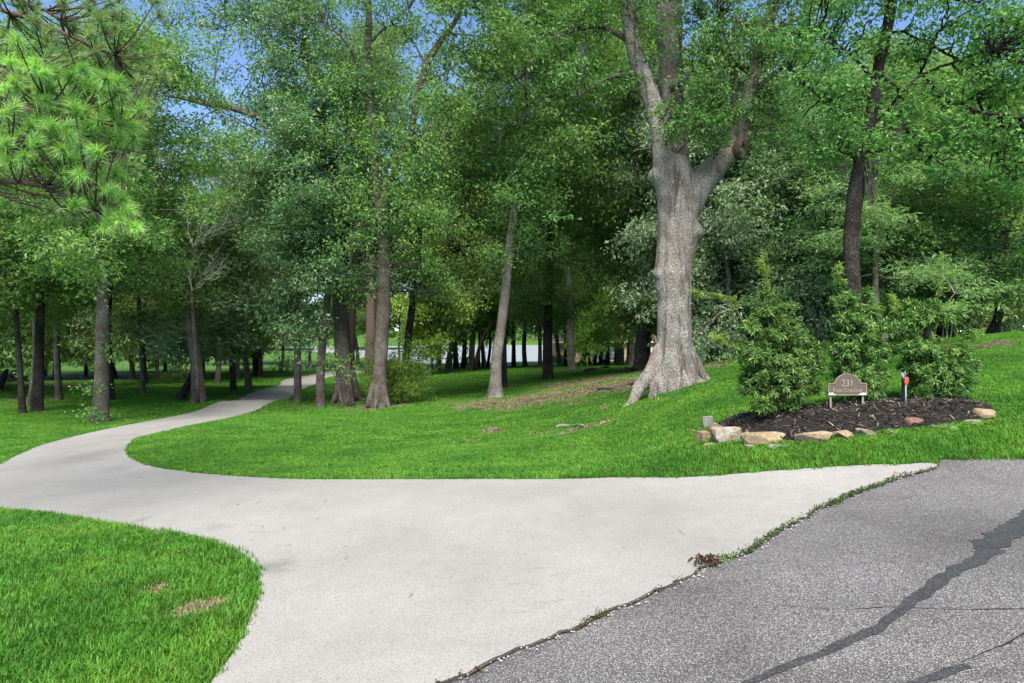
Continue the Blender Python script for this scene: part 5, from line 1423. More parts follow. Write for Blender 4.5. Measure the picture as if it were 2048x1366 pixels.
# ------------------------------------------------------------------ address plaque
def sign():
    gA = pix(1662, 837, 9.0)
    yy = 8.98; s = yy / F
    X = lambda px: (px - 1694.0) * s
    Zp = lambda py: CZ - (py - HOR) * s
    x0 = (1694.0 - 1024) * s
    zb = float(bed_z(np.array([x0]), np.array([yy]))[0])
    root = empty('address_plaque', (x0, yy, zb))
    def Z(py): return Zp(py) - zb
    def outline(inset):
        pts = [(X(1656) + inset, Z(790.5) + inset), (X(1733) - inset, Z(790.5) + inset), (X(1733) - inset, Z(766) - inset), (X(1720.5) - inset * .4, Z(766) - inset)]
        cx, cz = X(1694), Z(771.5); R = X(1720.5) - cx; Rz = Z(747) - cz
        a0 = math.asin((Z(766) - cz) / Rz)
        for a in np.linspace(a0 + .05, math.pi - a0 - .05, 24): pts.append((cx + (R - inset) * math.cos(a), cz + (Rz - inset) * math.sin(a)))
        pts += [(X(1667.5) + inset * .4, Z(766) - inset), (X(1656) + inset, Z(766) - inset)]
        return pts
    def plate(name, o_pts, y0, y1, mat, parent, i_pts=None):
        mb = MB(); n = len(o_pts)
        if i_pts is None:
            v = [(x, y0, z) for x, z in o_pts] + [(x, y1, z) for x, z in o_pts]
            c = np.mean(o_pts, axis=0); v += [(0, y0, Z(780)), (0, y1, Z(780))]
            t = [[(i + 1) % n, i, 2 * n] for i in range(n)][:] + [[n + i, n + (i + 1) % n, 2 * n + 1] for i in range(n)]
            q = [[i, (i + 1) % n, n + (i + 1) % n, n + i] for i in range(n)]
            mb.add(v, q, t)
        else:
            v = [(x, y0, z) for x, z in o_pts] + [(x, y0, z) for x, z in i_pts] + [(x, y1, z) for x, z in o_pts] + [(x, y1, z) for x, z in i_pts]
            q = []
            for i in range(n):
                j = (i + 1) % n
                q += [[i, j, n + j, n + i], [i, 2 * n + i, 2 * n + j, j], [n + i, n + j, 3 * n + j, 3 * n + i]]
            mb.add(v, q)
        return link(name, mb.mesh(name), mat, parent)
    # bronze paint with the paint worn to bare metal in the lower corners
    m, nt, b = new_mat('bronze_paint'); v = pos_n(nt, obj=True)
    n1 = noise_n(nt, v, 30, 4, .6)
    sep = N(nt, 'ShaderNodeSeparateXYZ'); nt.links.new(v, sep.inputs[0])
    lowm = fac_ramp(nt, sep.outputs[2], Z(779), Z(790))
    side = fac_ramp(nt, math_n(nt, 'ABSOLUTE', sep.outputs[0]), .06, .21)
    wear = fac_ramp(nt, math_n(nt, 'ADD', math_n(nt, 'MULTIPLY', lowm, side), math_n(nt, 'MULTIPLY', math_n(nt, 'SUBTRACT', noise_n(nt, v, 22, 4, .7), .5), .9)), .5, .66)
    base = ramp(nt, n1, [(.3, (0.085, 0.064, 0.053)), (.7, (0.115, 0.088, 0.073))])
    setc(nt, b, mixc(nt, wear, base, (0.46, 0.48, 0.50)), .5, .4)
    bump_n(nt, b, noise_n(nt, v, 160, 2), .25, .002)
    gold = plain_mat('worn_gold_paint', (0.27, 0.225, 0.155), .5, .4, .0, .25, 60)
    pl = plate('plaque', outline(0), -.008, .008, m, root)
    plate('raised_rim', outline(0), -.013, -.0078, gold, pl, outline(.0085))
    def text(name, body, size, px, py, wpx, small=False):
        cu = bpy.data.curves.new(name, 'FONT'); cu.body = body; cu.size = size; cu.align_x = 'CENTER'; cu.extrude = .0016; cu.resolution_u = 3
        cu.offset = 0.0004
        if small:
            cu.small_caps_scale = .74
            for f in cu.body_format: f.use_small_caps = True
        ob = bpy.data.objects.new(name, cu); COL.objects.link(ob)
        dg = bpy.context.evaluated_depsgraph_get()
        me = bpy.data.meshes.new_from_object(ob.evaluated_get(dg), depsgraph=dg)
        bpy.data.objects.remove(ob)
        o = link(name, me, gold, pl, (X(px), -.0098, Z(py)))
        xs = [v.co.x for v in me.vertices]; w = max(xs) - min(xs)
        o.rotation_euler = (math.pi / 2, 0, 0); o.scale = (wpx * s / w, 1, 1)
        return o
    text('house_number', '231', .128, 1694.5, 772.5, 20.5)
    text('street_name', 'Ridge Cove Lane', .072, 1694.5, 784, 58, True)
    legm = plain_mat('worn_bronze_leg', (0.27, 0.235, 0.215), .55, .4, .2, .45, 35)
    for px in (1662, 1726):
        mb = MB(); h = Z(788)
        mb.box((0, 0, h / 2 - .06), (.022, .012, h + .12)); mb.box((0, .004, h + .02), (.034, .008, .05))
        o = link('leg', mb.mesh('leg'), legm, root, (X(px), .012, 0))
        o.rotation_euler = (0, -.02 if px < 1700 else .02, 0)
        for z_ in (Z(786),):
            bm_ = MB(); tube(bm_, np.array([[X(px), -.0125, z_], [X(px), -.0075, z_]]), np.array([.006, .006]), 8)
    tag(root, 'brown arched address plaque on two legs standing in the mulch', 'sign')
sign()

def marker():
    yy = 9.05; s = yy / F; x0 = (1808.0 - 1024) * s
    zb = float(bed_z(np.array([x0]), np.array([yy]))[0])
    root = empty('marker_post', (x0, yy, zb))
    Z = lambda py: CZ - (py - HOR) * s - zb
    galv = plain_mat('galvanised_steel', (0.20, 0.23, 0.25), .7, .2, .0, .2, 25)
    mb = MB(); tube(mb, np.array([[0, 0, -.1], [0, 0, .3], [-.003, 0, Z(765)], [-.006, 0, Z(745)]]), np.array([.030, .029, .029, .028]), 18)
    link('pole', mb.mesh('pole', True), galv, root)
    red = plain_mat('orange_reflector', (0.62, 0.11, 0.06), .35, .5, 0, .2, 40)
    mb = MB(); mb.box((.012, -.034, Z(760)), (.046, .008, .085)); rf = link('reflector', mb.mesh('reflector'), red, root)
    blk = plain_mat('black_paint', (0.012, 0.012, 0.013), .5, .3)
    for k in (0, 1):
        mb = MB(); a = np.linspace(0, 2 * np.pi, 12, endpoint=False)
        c = np.array([.018, -.0395, Z(758.5 + 4.6 * k)])
        mb.add(np.concatenate([[c], c + np.stack([np.cos(a) * .0085, a * 0, np.sin(a) * .011], 1)]), t=[[0, 1 + (j + 1) % 12, 1 + j] for j in range(12)])
        link('printed_dot', mb.mesh('printed_dot'), blk, rf)
    # dark forked bracket on top
    mb = MB(); tube(mb, np.array([[0, -.02, Z(756)], [.0, -.02, Z(750)], [-.02, -.02, Z(743)]]), np.array([.012, .011, .009]), 8)
    link('bracket', mb.mesh('bracket', True), blk, root)
    mb = MB(); tube(mb, np.array([[.01, -.022, Z(756)], [.022, -.022, Z(750)], [.04, -.022, Z(744)]]), np.array([.011, .010, .008]), 8)
    link('bracket', mb.mesh('bracket', True), blk, root)
    tag(root, 'grey steel marker post with an orange reflector, right of the plaque', 'post')
marker()

# ------------------------------------------------------------------ asphalt: crack sealant, open cracks; joint between concrete and asphalt
def ribbon(name, pts, z_off, mat, parent=None, rough=.25, seed=0, n=60):
    """a thin sheet following the road; pts (photo x, y, width px across)"""
    P = np.array([list(gp(p[0], p[1])) for p in pts])
    W = []
    for i, p in enumerate(pts):
        a = np.array(gp(p[0], p[1] - p[2] / 2)); b_ = np.array(gp(p[0], p[1] + p[2] / 2)); 
        W.append(np.linalg.norm(a - b_) * .19)
    t = np.linspace(0, 1, n); tk = np.linspace(0, 1, len(pts))
    L = spline(np.column_stack([P, np.zeros(len(P))]), n)[:, :2]
    w = np.interp(t, tk, W)
    T = np.gradient(L, axis=0); T /= np.linalg.norm(T, axis=1, keepdims=True); Nn = np.stack([-T[:, 1], T[:, 0]], 1)
    wl = w * (1 + rough * 2 * (fbm(L[:, 0] * 9, L[:, 1] * 9, seed, 3) - .5) * 2); wr = w * (1 + rough * 2 * (fbm(L[:, 0] * 9 + 50, L[:, 1] * 9, seed + 3, 3) - .5) * 2)
    k = 4
    fr = np.linspace(-1, 1, k)
    pts2 = np.concatenate([(L + Nn * (np.where(f < 0, wl, wr) * f)[:, None])[:, None, :] for f in fr], 1).reshape(-1, 2)
    z = H0(pts2[:, 0], pts2[:, 1]) + z_off
    i = (np.arange(n - 1)[:, None] * k + np.arange(k - 1)[None]).ravel()
    me = np_mesh(name, np.column_stack([pts2, z]), [np.stack([i, i + 1, i + k + 1, i + k], 1)])
    return link(name, me, mat, parent)
def tar_material():
    m, nt, b = new_mat('crack_sealant'); v = pos_n(nt)
    n = noise_n(nt, v, 70, 3, .7); n2 = noise_n(nt, v, 8, 3)
    col = ramp(nt, n2, [(.3, (0.022, 0.0225, 0.025)), (.7, (0.036, 0.037, 0.041))])
    pok = fac_ramp(nt, n, .54, .62)
    setc(nt, b, mixc(nt, math_n(nt, 'MULTIPLY', pok, .4), col, (0.16, 0.16, 0.165)), .6, .35)
    bump_n(nt, b, n, .3, .004)
    return m
M_TAR = tar_material()
road_o = bpy.data.objects['road']; drive_o = bpy.data.objects['driveway']
for pts, sd in (([(2130, 985, 20), (2048, 1048, 26), (2010, 1072, 30), (1972, 1098, 34)], 1), ([(1985, 1100, 34), (1962, 1118, 28), (1900, 1150, 26), (1850, 1188, 28), (1790, 1232, 26), (1745, 1265, 28), (1700, 1284, 24), (1640, 1312, 26), (1570, 1338, 24), (1480, 1376, 28), (1400, 1415, 26)], 2), ([(1940, 1337, 22), (1890, 1350, 28), (1830, 1372, 30), (1760, 1400, 30)], 3)):
    ribbon('sealant_strip', pts, .0125, M_TAR, road_o, .35, sd, 90)
M_CRK = plain_mat('open_crack', (0.02, 0.019, 0.018), .95, .05, 0, .4, 40)
for pts, sd in (([(2060, 1262, 2.5), (2020, 1288, 3), (1990, 1300, 2), (1960, 1312, 3), (1925, 1328, 2)], 4), ([(1560, 1214, 1), (1680, 1222, 1.5), (1790, 1217, 2), (1900, 1222, 1.5), (2048, 1221, 2)], 5)):
    ribbon('crack', pts, .0115, M_CRK, road_o, 1.0, sd, 140)
ribbon('crack', [(1769, 930, 10), (1776, 938, 9), (1788, 944, 7), (1792, 955, 8), (1800, 962, 8)], .0215, plain_mat('crack_dirt', (0.20, 0.185, 0.165), .95, .05, 0, .5, 25), drive_o, .6, 6, 30)
# dark dirt line in the joint
jw = [p for p in _js if -3 < p[1] < 12]
jw = np.array(jw); T = np.gradient(jw, axis=0); T /= np.linalg.norm(T, axis=1, keepdims=True); Nj = np.stack([T[:, 1], -T[:, 0]], 1)
wj = .004 + .026 * fbm(jw[:, 0] * 3, jw[:, 1] * 3, 9, 3)
a = jw - Nj * .012; b_ = jw + Nj * wj[:, None]
vv = np.stack([a, b_], 1).reshape(-1, 2)
i = np.arange(len(jw) - 1) * 2
me = np_mesh('joint_dirt', np.column_stack([vv, H0(vv[:, 0], vv[:, 1]) + .0215]), [np.stack([i, i + 1, i + 3, i + 2], 1)])
link('joint_dirt', me, plain_mat('joint_dirt', (0.055, 0.048, 0.040), .95, .05, 0, .6, 45), road_o)
# crumbs and weeds along the joint
rng = np.random.default_rng(14)
cr = MB(); wd = MB(); dry = MB()
for k in range(len(jw)):
    dens = fbm(jw[k:k + 1, 0] * .9, jw[k:k + 1, 1] * .9, 31, 3)[0]
    for _ in range(5):
        c2 = jw[k] + Nj[k] * rng.normal(.02, .03) + T[k] * rng.uniform(-.04, .04); r = rng.uniform(.003, .011)
        z = float(H0(c2[:1], c2[1:])[0]) + .02
        u = rng.normal(size=(6, 3)); u /= np.linalg.norm(u, axis=1, keepdims=True)
        o6 = np.array([[1, 0, 0], [-1, 0, 0], [0, 1, 0], [0, -1, 0], [0, 0, .8], [0, 0, -.6]]) * r * rng.uniform(.6, 1.3, (6, 1))
        cr.add(o6 + [c2[0], c2[1], z], t=[[0, 2, 4], [2, 1, 4], [1, 3, 4], [3, 0, 4], [2, 0, 5], [1, 2, 5], [3, 1, 5], [0, 3, 5]])
    if dens > .54:
        n = int((dens - .51) * 150)
        c2 = jw[k] + Nj[k] * rng.normal(.012, .012, (n, 1)) + T[k] * rng.uniform(-.05, .05, (n, 1))
        C = np.column_stack([c2, H0(c2[:, 0], c2[:, 1]) + .02 + rng.uniform(0, .03, n)])
        D = rng.normal(size=(n, 3)); D[:, 2] = np.abs(D[:, 2]) + .3
        leaf_cloud(wd, C, D, .026, rng, .4)
    elif rng.uniform() < .25:
        n = 14
        c2 = jw[k] + Nj[k] * rng.normal(.01, .015, (n, 1)) + T[k] * rng.uniform(-.05, .05, (n, 1))
        C = np.column_stack([c2, H0(c2[:, 0], c2[:, 1]) + .024 + rng.uniform(0, .015, n)])
        D = rng.normal(size=(n, 3)); D[:, 2] *= .35
        leaf_cloud(dry, C, D, .03, rng, .3)
g_ = ground(1417, 1132)
C = np.column_stack([g_[0] + rng.normal(size=90) * .05, g_[1] + rng.normal(size=90) * .03, np.full(90, g_[2] + .03) + rng.uniform(0, .03, 90)])
leaf_cloud(dry, C, rng.normal(size=(90, 3)), .045, rng, .45)
M_DRY = leaf_mat('dry_leaves', [(0.0, (0.07, 0.042, 0.025)), (0.5, (0.15, 0.095, 0.055)), (1.0, (0.26, 0.19, 0.115))], .15, .8, .1, (1, .9, .7), gain=(.5, .5, .54))
M_WEED = leaf_mat('joint_weed_leaves', [(0.0, (0.03, 0.07, 0.02)), (0.6, (0.06, 0.12, 0.035)), (1.0, (0.12, 0.16, 0.06))], .3, gain=(.9, .9, .9))
tag(link('joint_gravel', cr.mesh('joint_gravel'), plain_mat('crumbled_concrete', (0.30, 0.285, 0.26), .9, .15, 0, .5, 60)), 'crumbled grit along the joint of concrete and asphalt', 'gravel', kind='stuff')
tag(link('joint_weeds', wd.mesh('joint_weeds'), M_WEED), 'small weeds growing in the joint of concrete and asphalt', 'weeds', kind='stuff')
tag(link('dead_leaves', dry.mesh('dead_leaves'), M_DRY), 'dead brown leaves caught along the asphalt joint', 'leaves', kind='stuff')

# ------------------------------------------------------------------ grass
M_GRASS = leaf_mat('lawn_grass', [(0.0, (0.024, 0.090, 0.004)), (0.5, (0.038, 0.128, 0.006)), (0.88, (0.058, 0.160, 0.010)), (0.97, (0.09, 0.175, 0.022)), (1.0, (0.16, 0.17, 0.07))], .35, .5, .25, gain=(1.62, 1.50, 2.8), patch=1.1)
M_STRAW = leaf_mat('straw', [(0.0, (0.13, 0.10, 0.05)), (0.5, (0.24, 0.19, 0.105)), (1.0, (0.36, 0.30, 0.19))], .2, .7, .15, (1, .9, .7), gain=(.95, .95, 1.0))
def clump(name, n, rad, hgt, wid, seed, mat, lie=.55):
    rng = np.random.default_rng(seed); mb = MB()
    a = rng.uniform(0, 6.28, n); r = rad * np.sqrt(rng.uniform(0, 1, n))
    st = np.stack([np.cos(a) * r, np.sin(a) * r, np.full(n, -.006)], 1)
    b = rng.uniform(0, 6.28, n); L = hgt * rng.uniform(.55, 1.15, n)
    ln = lie * rng.uniform(.3, 1.3, n)
    out = np.stack([np.cos(b), np.sin(b), 0 * b], 1)
    S = np.stack([-np.sin(b), np.cos(b), 0 * b], 1) * (wid / 2 * rng.uniform(.7, 1.2, n))[:, None]
    mid = st + out * (L * ln * .35)[:, None] + np.array([0, 0, 1]) * (L * .6)[:, None]
    tip = st + out * (L * ln)[:, None] + np.array([0, 0, 1]) * (L * (1 - .35 * ln))[:, None]
    v = np.stack([st - S * .7, st + S * .7, mid + S, mid - S, tip], 1).reshape(-1, 3)
    k = np.arange(n)[:, None] * 5
    mb.add(v, q=k + np.array([0, 1, 2, 3]), t=k + np.array([3, 2, 4]))
    me = mb.mesh(name); me.materials.append(mat)
    return bpy.data.objects.new(name, me)      # kept out of the scene: only its shape is used
def scatter(name, label, cat, P, rot, scl, idx, protos, parent=None):
    me = np_mesh_points(name, P)
    for nm, typ, arr in (('rot', 'FLOAT', rot), ('kindex', 'INT', idx)):
        at = me.attributes.new(nm, typ, 'POINT'); at.data.foreach_set('value', np.asarray(arr).astype(np.int32 if typ == 'INT' else np.float32))
    at = me.attributes.new('scl', 'FLOAT_VECTOR', 'POINT'); at.data.foreach_set('vector', np.asarray(scl, np.float32).ravel())
    o = link(name, me)
    ng = bpy.data.node_groups.new(name, 'GeometryNodeTree')
    ng.interface.new_socket('Geometry', in_out='INPUT', socket_type='NodeSocketGeometry')
    ng.interface.new_socket('Geometry', in_out='OUTPUT', socket_type='NodeSocketGeometry')
    gi = ng.nodes.new('NodeGroupInput'); go = ng.nodes.new('NodeGroupOutput')
    jn = ng.nodes.new('GeometryNodeJoinGeometry')
    for p_ in reversed(protos):
        oi = ng.nodes.new('GeometryNodeObjectInfo'); oi.inputs['Object'].default_value = p_; oi.inputs['As Instance'].default_value = False
        g2 = ng.nodes.new('GeometryNodeGeometryToInstance')
        ng.links.new(oi.outputs['Geometry'], g2.inputs[0]); ng.links.new(g2.outputs[0], jn.inputs[0])
    ip = ng.nodes.new('GeometryNodeInstanceOnPoints'); ip.inputs['Pick Instance'].default_value = True
    def na(nm, dt):
        n = ng.nodes.new('GeometryNodeInputNamedAttribute'); n.data_type = dt; n.inputs['Name'].default_value = nm; return n.outputs['Attribute']
    cx = ng.nodes.new('ShaderNodeCombineXYZ'); ng.links.new(na('rot', 'FLOAT'), cx.inputs[2])
    e2r = ng.nodes.new('FunctionNodeEulerToRotation'); ng.links.new(cx.outputs[0], e2r.inputs[0])
    ng.links.new(gi.outputs[0], ip.inputs['Points']); ng.links.new(jn.outputs[0], ip.inputs['Instance'])
    ng.links.new(na('kindex', 'INT'), ip.inputs['Instance Index']); ng.links.new(e2r.outputs[0], ip.inputs['Rotation']); ng.links.new(na('scl', 'FLOAT_VECTOR'), ip.inputs['Scale'])
    ng.links.new(ip.outputs[0], go.inputs[0])
    md = o.modifiers.new('scatter', 'NODES'); md.node_group = ng
    return tag(o, label, cat, kind='stuff')
def np_mesh_points(name, P):
    me = bpy.data.meshes.new(name); me.vertices.add(len(P)); me.vertices.foreach_set('co', np.asarray(P, np.float32).ravel()); me.update(); return me

rng = np.random.default_rng(4)
PR = [clump('grass_clump', 18, .055, .075, .0065, s, M_GRASS) for s in (1, 2, 3, 4)] + [clump('straw_clump', 14, .06, .05, .005, 9, M_STRAW, 1.2)]
pts = []; sc_ = []; 
BANDS = [(3.0, 8.6, 560, 1.0, .95), (8.6, 15, 420, 1.05, .85), (15, 26, 190, 1.35, .8), (26, 46, 60, 2.0, .95), (46, 74, 12, 3.6, 1.2)]
allP = []; allS = []
for y0, y1, den, sxy, sz in BANDS:
    hw = y1 * .78 + 1.5
    n = int(den * (y1 - y0) * 2 * hw)
    x = rng.uniform(-hw, hw, n); y = rng.uniform(y0, y1, n)
    m = np.abs(x) < y * .765 + 1.2
    x, y = x[m], y[m]
    dr = in_poly(x, y, DRIVE_S); rd = in_poly(x, y, ROAD[::3]); bd = in_poly(x, y, BED)
    m = ~(dr | rd | bd); x, y = x[m], y[m]
    so = soil(x, y)
    so = np.maximum(so, .5 * sstep(36, 46, y) * sstep(9, 14, x))
    keep = rng.uniform(size=len(x)) > sstep(.15, .6, so) * np.where(y < 9, .97, .86)
    x, y, so = x[keep], y[keep], so[keep]
    hgt = (0.75 + .6 * fbm(x * .8, y * .8, 6, 3)) * (1 - .45 * so)
    if y0 < 12: hgt = hgt * (.42 + .58 * sstep(.05, .5, poly_dist(x, y, BED)))
    z = H(x, y)
    allP.append(np.stack([x, y, z], 1)); 
    s = rng.uniform(.85, 1.2, len(x))
    allS.append(np.stack([s * sxy, s * sxy, s * sz * hgt], 1))
P = np.concatenate(allP); S = np.concatenate(allS); n = len(P)
print('grass clumps', n)
lawn_o = scatter('lawn_grass', 'bright green mown grass of the lawn', 'grass', P, rng.uniform(0, 6.28, n), S, rng.integers(0, 4, n), PR[:4])
# straw where the turf has died
x = np.concatenate([rng.uniform(-7, 12, 160000), rng.uniform(-4.5, -1.5, 5000)]); y = np.concatenate([rng.uniform(3.5, 40, 160000), rng.uniform(4, 8, 5000)]); m = (np.abs(x) < y * .765) & ~in_poly(x, y, DRIVE_S) & ~in_poly(x, y, ROAD[::3]) & ~in_poly(x, y, BED)
x, y = x[m], y[m]; so = soil(x, y); m = rng.uniform(size=len(x)) < sstep(.12, .5, so) * np.where(y < 9, 6.0, .14); x, y = x[m], y[m]
z = H(x, y); n = len(x); s = rng.uniform(.7, 1.2, n) * np.where(y < 9, 1.0, 1.6)
scatter('dry_straw', 'dead straw-coloured grass in the bare patches', 'grass', np.stack([x, y, z], 1), rng.uniform(0, 6.28, n), np.stack([s, s, s * .8], 1), np.zeros(n), PR[4:])
# fallen leaves on the bare soil
x = rng.uniform(-8, 14, 60000); y = rng.uniform(9, 45, 60000); so = soil(x, y)
m = (rng.uniform(size=len(x)) < sstep(.2, .7, so) * .5) & ~in_poly(x, y, DRIVE_S); x, y = x[m], y[m]
D = rng.normal(size=(len(x), 3)); D[:, 2] *= .25
mb = MB(); leaf_cloud(mb, np.stack([x, y, H(x, y) + .012], 1), D, .075, rng, .5)
tag(link('leaf_litter', mb.mesh('leaf_litter'), M_DRY), 'brown leaf litter on the bare soil under the trees', 'leaves', kind='stuff')
# twigs and bits on the drive
mb = MB()
for _ in range(80):
    px, py = rng.uniform(20, 1500), rng.uniform(830, 1250)
    q = gp(px, py)
    if not in_poly(np.array([q[0]]), np.array([q[1]]), DRIVE_S)[0]: continue
    if px > 700 and rng.uniform() < .75: continue
    a = rng.uniform(-1.5, 1.5); L = rng.uniform(.008, .045) * (1 + (rng.uniform() < .12) * 1.6)
    z = float(H0(np.array([q[0]]), np.array([q[1]]))[0]) + .022
    u = np.array([math.cos(a), math.sin(a), 0]) * L
    tube(mb, np.array([np.array([*q, z]) - u, np.array([*q, z + .004]) + np.array([-u[1], u[0], 0]) * rng.normal() * .12, np.array([*q, z]) + u]), np.array([.0012, .0018, .001]), 4)
tag(link('twig_litter', mb.mesh('twig_litter'), plain_mat('twig_bark', (0.075, 0.06, 0.05), .9, .1, 0, .4, 40)), 'small twigs strewn on the pale driveway', 'twigs', kind='stuff')
# ------------------------------------------------------------------ across the lawn: brick house, pickup, bulkhead, bin
def brick_house():
    d = 96.0; x0, x1 = (1112 - 1024) / F * d, (1330 - 1024) / F * d
    zb = min(Hs(x0, d), Hs(x1, d)) - .1
    root = empty('brick_house', ((x0 + x1) / 2, d, zb)); w = x1 - x0; dep = 9.0; h = 2.9
    m, nt, b = new_mat('tan_brick')
    br = N(nt, 'ShaderNodeTexBrick'); br.inputs['Scale'].default_value = 4.2
    br.inputs['Color1'].default_value = (.36, .22, .12, 1); br.inputs['Color2'].default_value = (.46, .31, .18, 1); br.inputs['Mortar'].default_value = (.42, .36, .28, 1)
    mp = N(nt, 'ShaderNodeMapping'); mp.inputs['Rotation'].default_value = (math.pi / 2, 0, 0)
    nt.links.new(N(nt, 'ShaderNodeTexCoord').outputs['Object'], mp.inputs[0]); nt.links.new(mp.outputs[0], br.inputs['Vector'])
    setc(nt, b, br.outputs[0], .9, .1)
    mb = MB(); mb.box((0, dep / 2, h / 2), (w, dep, h)); link('wall', mb.mesh('wall'), m, root)
    shin = plain_mat('brown_shingles', (.10, .075, .06), .9, .1, 0, .4, 3)
    e = .6; v = [(-w / 2 - e, -e, h), (w / 2 + e, -e, h), (w / 2 + e, dep + e, h), (-w / 2 - e, dep + e, h), (-w / 2 + 4, dep / 2, h + 2.4), (w / 2 - 4, dep / 2, h + 2.4)]
    mb = MB(); mb.add(np.array(v) + [0, 0, .13], q=[[0, 1, 5, 4], [2, 3, 4, 5]], t=[[1, 2, 5], [3, 0, 4]]); ro = link('roof', mb.mesh('roof'), shin, root)
    trim = plain_mat('white_trim', (.62, .60, .56), .5, .4)
    mb = MB(); mb.box((0, -e, h + .03), (w + 2 * e, .06, .2)); link('fascia', mb.mesh('fascia'), trim, ro)
    glass, nt, b = new_mat('window_glass'); setc(nt, b, (.03, .04, .05), .08, .5)
    for wx in (-w * .36, -w * .05, w * .2):
        mb = MB(); mb.box((wx, -.03, 1.5), (1.5, .08, 1.4)); f = link('window', mb.mesh('window'), trim, root)
        for k in (-1, 1):
            mb = MB(); mb.box((wx + k * .35, -.075, 1.5), (.62, .02, 1.24)); link('pane', mb.mesh('pane'), glass, f)
    mb = MB(); mb.box((w * .4, -.04, 1.1), (2.6, .08, 2.2)); link('garage_door', mb.mesh('garage_door'), trim, root)
    tag(root, 'low tan brick house glimpsed between the trunks beside the lake', 'house')
    # clipped hedge before it
    rng = np.random.default_rng(5); mb = MB()
    hx = (1140 - 1024) / F * 93; hz = Hs(hx, 93)
    n = 2600; C = np.stack([rng.uniform(-1.3, 1.3, n), rng.uniform(-.4, .4, n), rng.uniform(0, .95, n)], 1)
    C[:, :2] += 0
    leaf_cloud(mb, C, rng.normal(size=(n, 3)), .14, rng, .6)
    o = link('clipped_hedge', mb.mesh('clipped_hedge'), M_OAK, None, (hx - 1.2, 93, hz))
    tag(o, 'low clipped hedge against the tan brick house', 'hedge')
brick_house()

def pickup():
    d = 84.0; x = (1226 - 1024) / F * d; z = Hs(x, d)
    root = empty('pickup_truck', (x, d, z), math.radians(14))
    wh = plain_mat('white_car_paint', (.66, .67, .68), .25, .5, 0, .05); gl, nt, b = new_mat('car_glass'); setc(nt, b, (.02, .025, .03), .06, .6)
    ty = plain_mat('tyre_rubber', (.02, .02, .02), .8, .2); red = plain_mat('tail_lamp_red', (.35, .02, .02), .3, .5); chrome = plain_mat('chrome_bumper', (.5, .5, .5), .25, .5, .8)
    def prism(name, prof, w0, w1, mat, par):
        n = len(prof); mb = MB()
        v = [(-w0 / 2 if zz < 1.2 else -w1 / 2, yy, zz) for yy, zz in prof] + [(w0 / 2 if zz < 1.2 else w1 / 2, yy, zz) for yy, zz in prof]
        q = [[i, (i + 1) % n, n + (i + 1) % n, n + i] for i in range(n)]
        c = np.mean(prof, 0); v += [(-w0 / 2, c[0], c[1]), (w0 / 2, c[0], c[1])]
        t = [[(i + 1) % n, i, 2 * n] for i in range(n)] + [[n + i, n + (i + 1) % n, 2 * n + 1] for i in range(n)]
        mb.add(v, q, t); return link(name, mb.mesh(name), mat, par)
    body = prism('body', [(0, .5), (0, 1.15), (1.9, 1.18), (4.1, 1.15), (5.4, 1.05), (5.5, .55), (5.2, .42), (.2, .42)], 1.95, 1.95, wh, root)
    cab = prism('cab', [(1.95, 1.17), (2.05, 1.80), (2.3, 1.86), (3.4, 1.84), (4.2, 1.17)], 1.9, 1.6, wh, root)
    for (yy, sy, nm) in ((1.985, -1, 'rear_window'),):
        mb = MB(); mb.add([(-.66, yy + .00, 1.28), (.66, yy, 1.28), (.6, yy + .05, 1.72), (-.6, yy + .05, 1.72)], [[0, 1, 2, 3]]); link(nm, mb.mesh(nm), gl, cab)
    for k in (-1, 1):
        mb = MB(); mb.add([(k * .93, 2.3, 1.25), (k * .93, 3.7, 1.25), (k * .83, 3.3, 1.74), (k * .83, 2.35, 1.74)], [[0, 1, 2, 3]]); link('side_window', mb.mesh('side_window'), gl, cab)
        mb = MB(); mb.box((k * .87, -.02, .95), (.16, .06, .36)); link('tail_light', mb.mesh('tail_light'), red, body)
        for yy in (1.0, 4.4):
            mb = MB(); tube(mb, np.array([[k * .74, yy, .38], [k * .98, yy, .38]]), np.array([.38, .38]), 20); wl = link('wheel', mb.mesh('wheel', True), ty, root)
            mb = MB(); tube(mb, np.array([[k * .9, yy, .38], [k * .995, yy, .38]]), np.array([.21, .21]), 14); link('rim', mb.mesh('rim', True), chrome, wl)
    mb = MB(); mb.box((0, -.1, .52), (1.9, .18, .2)); link('bumper', mb.mesh('bumper'), chrome, body)
    mb = MB(); mb.box((0, -.012, .86), (1.5, .02, .5)); link('tailgate', mb.mesh('tailgate'), wh, body)
    tag(root, 'white pickup truck parked before the brick house', 'truck')
pickup()

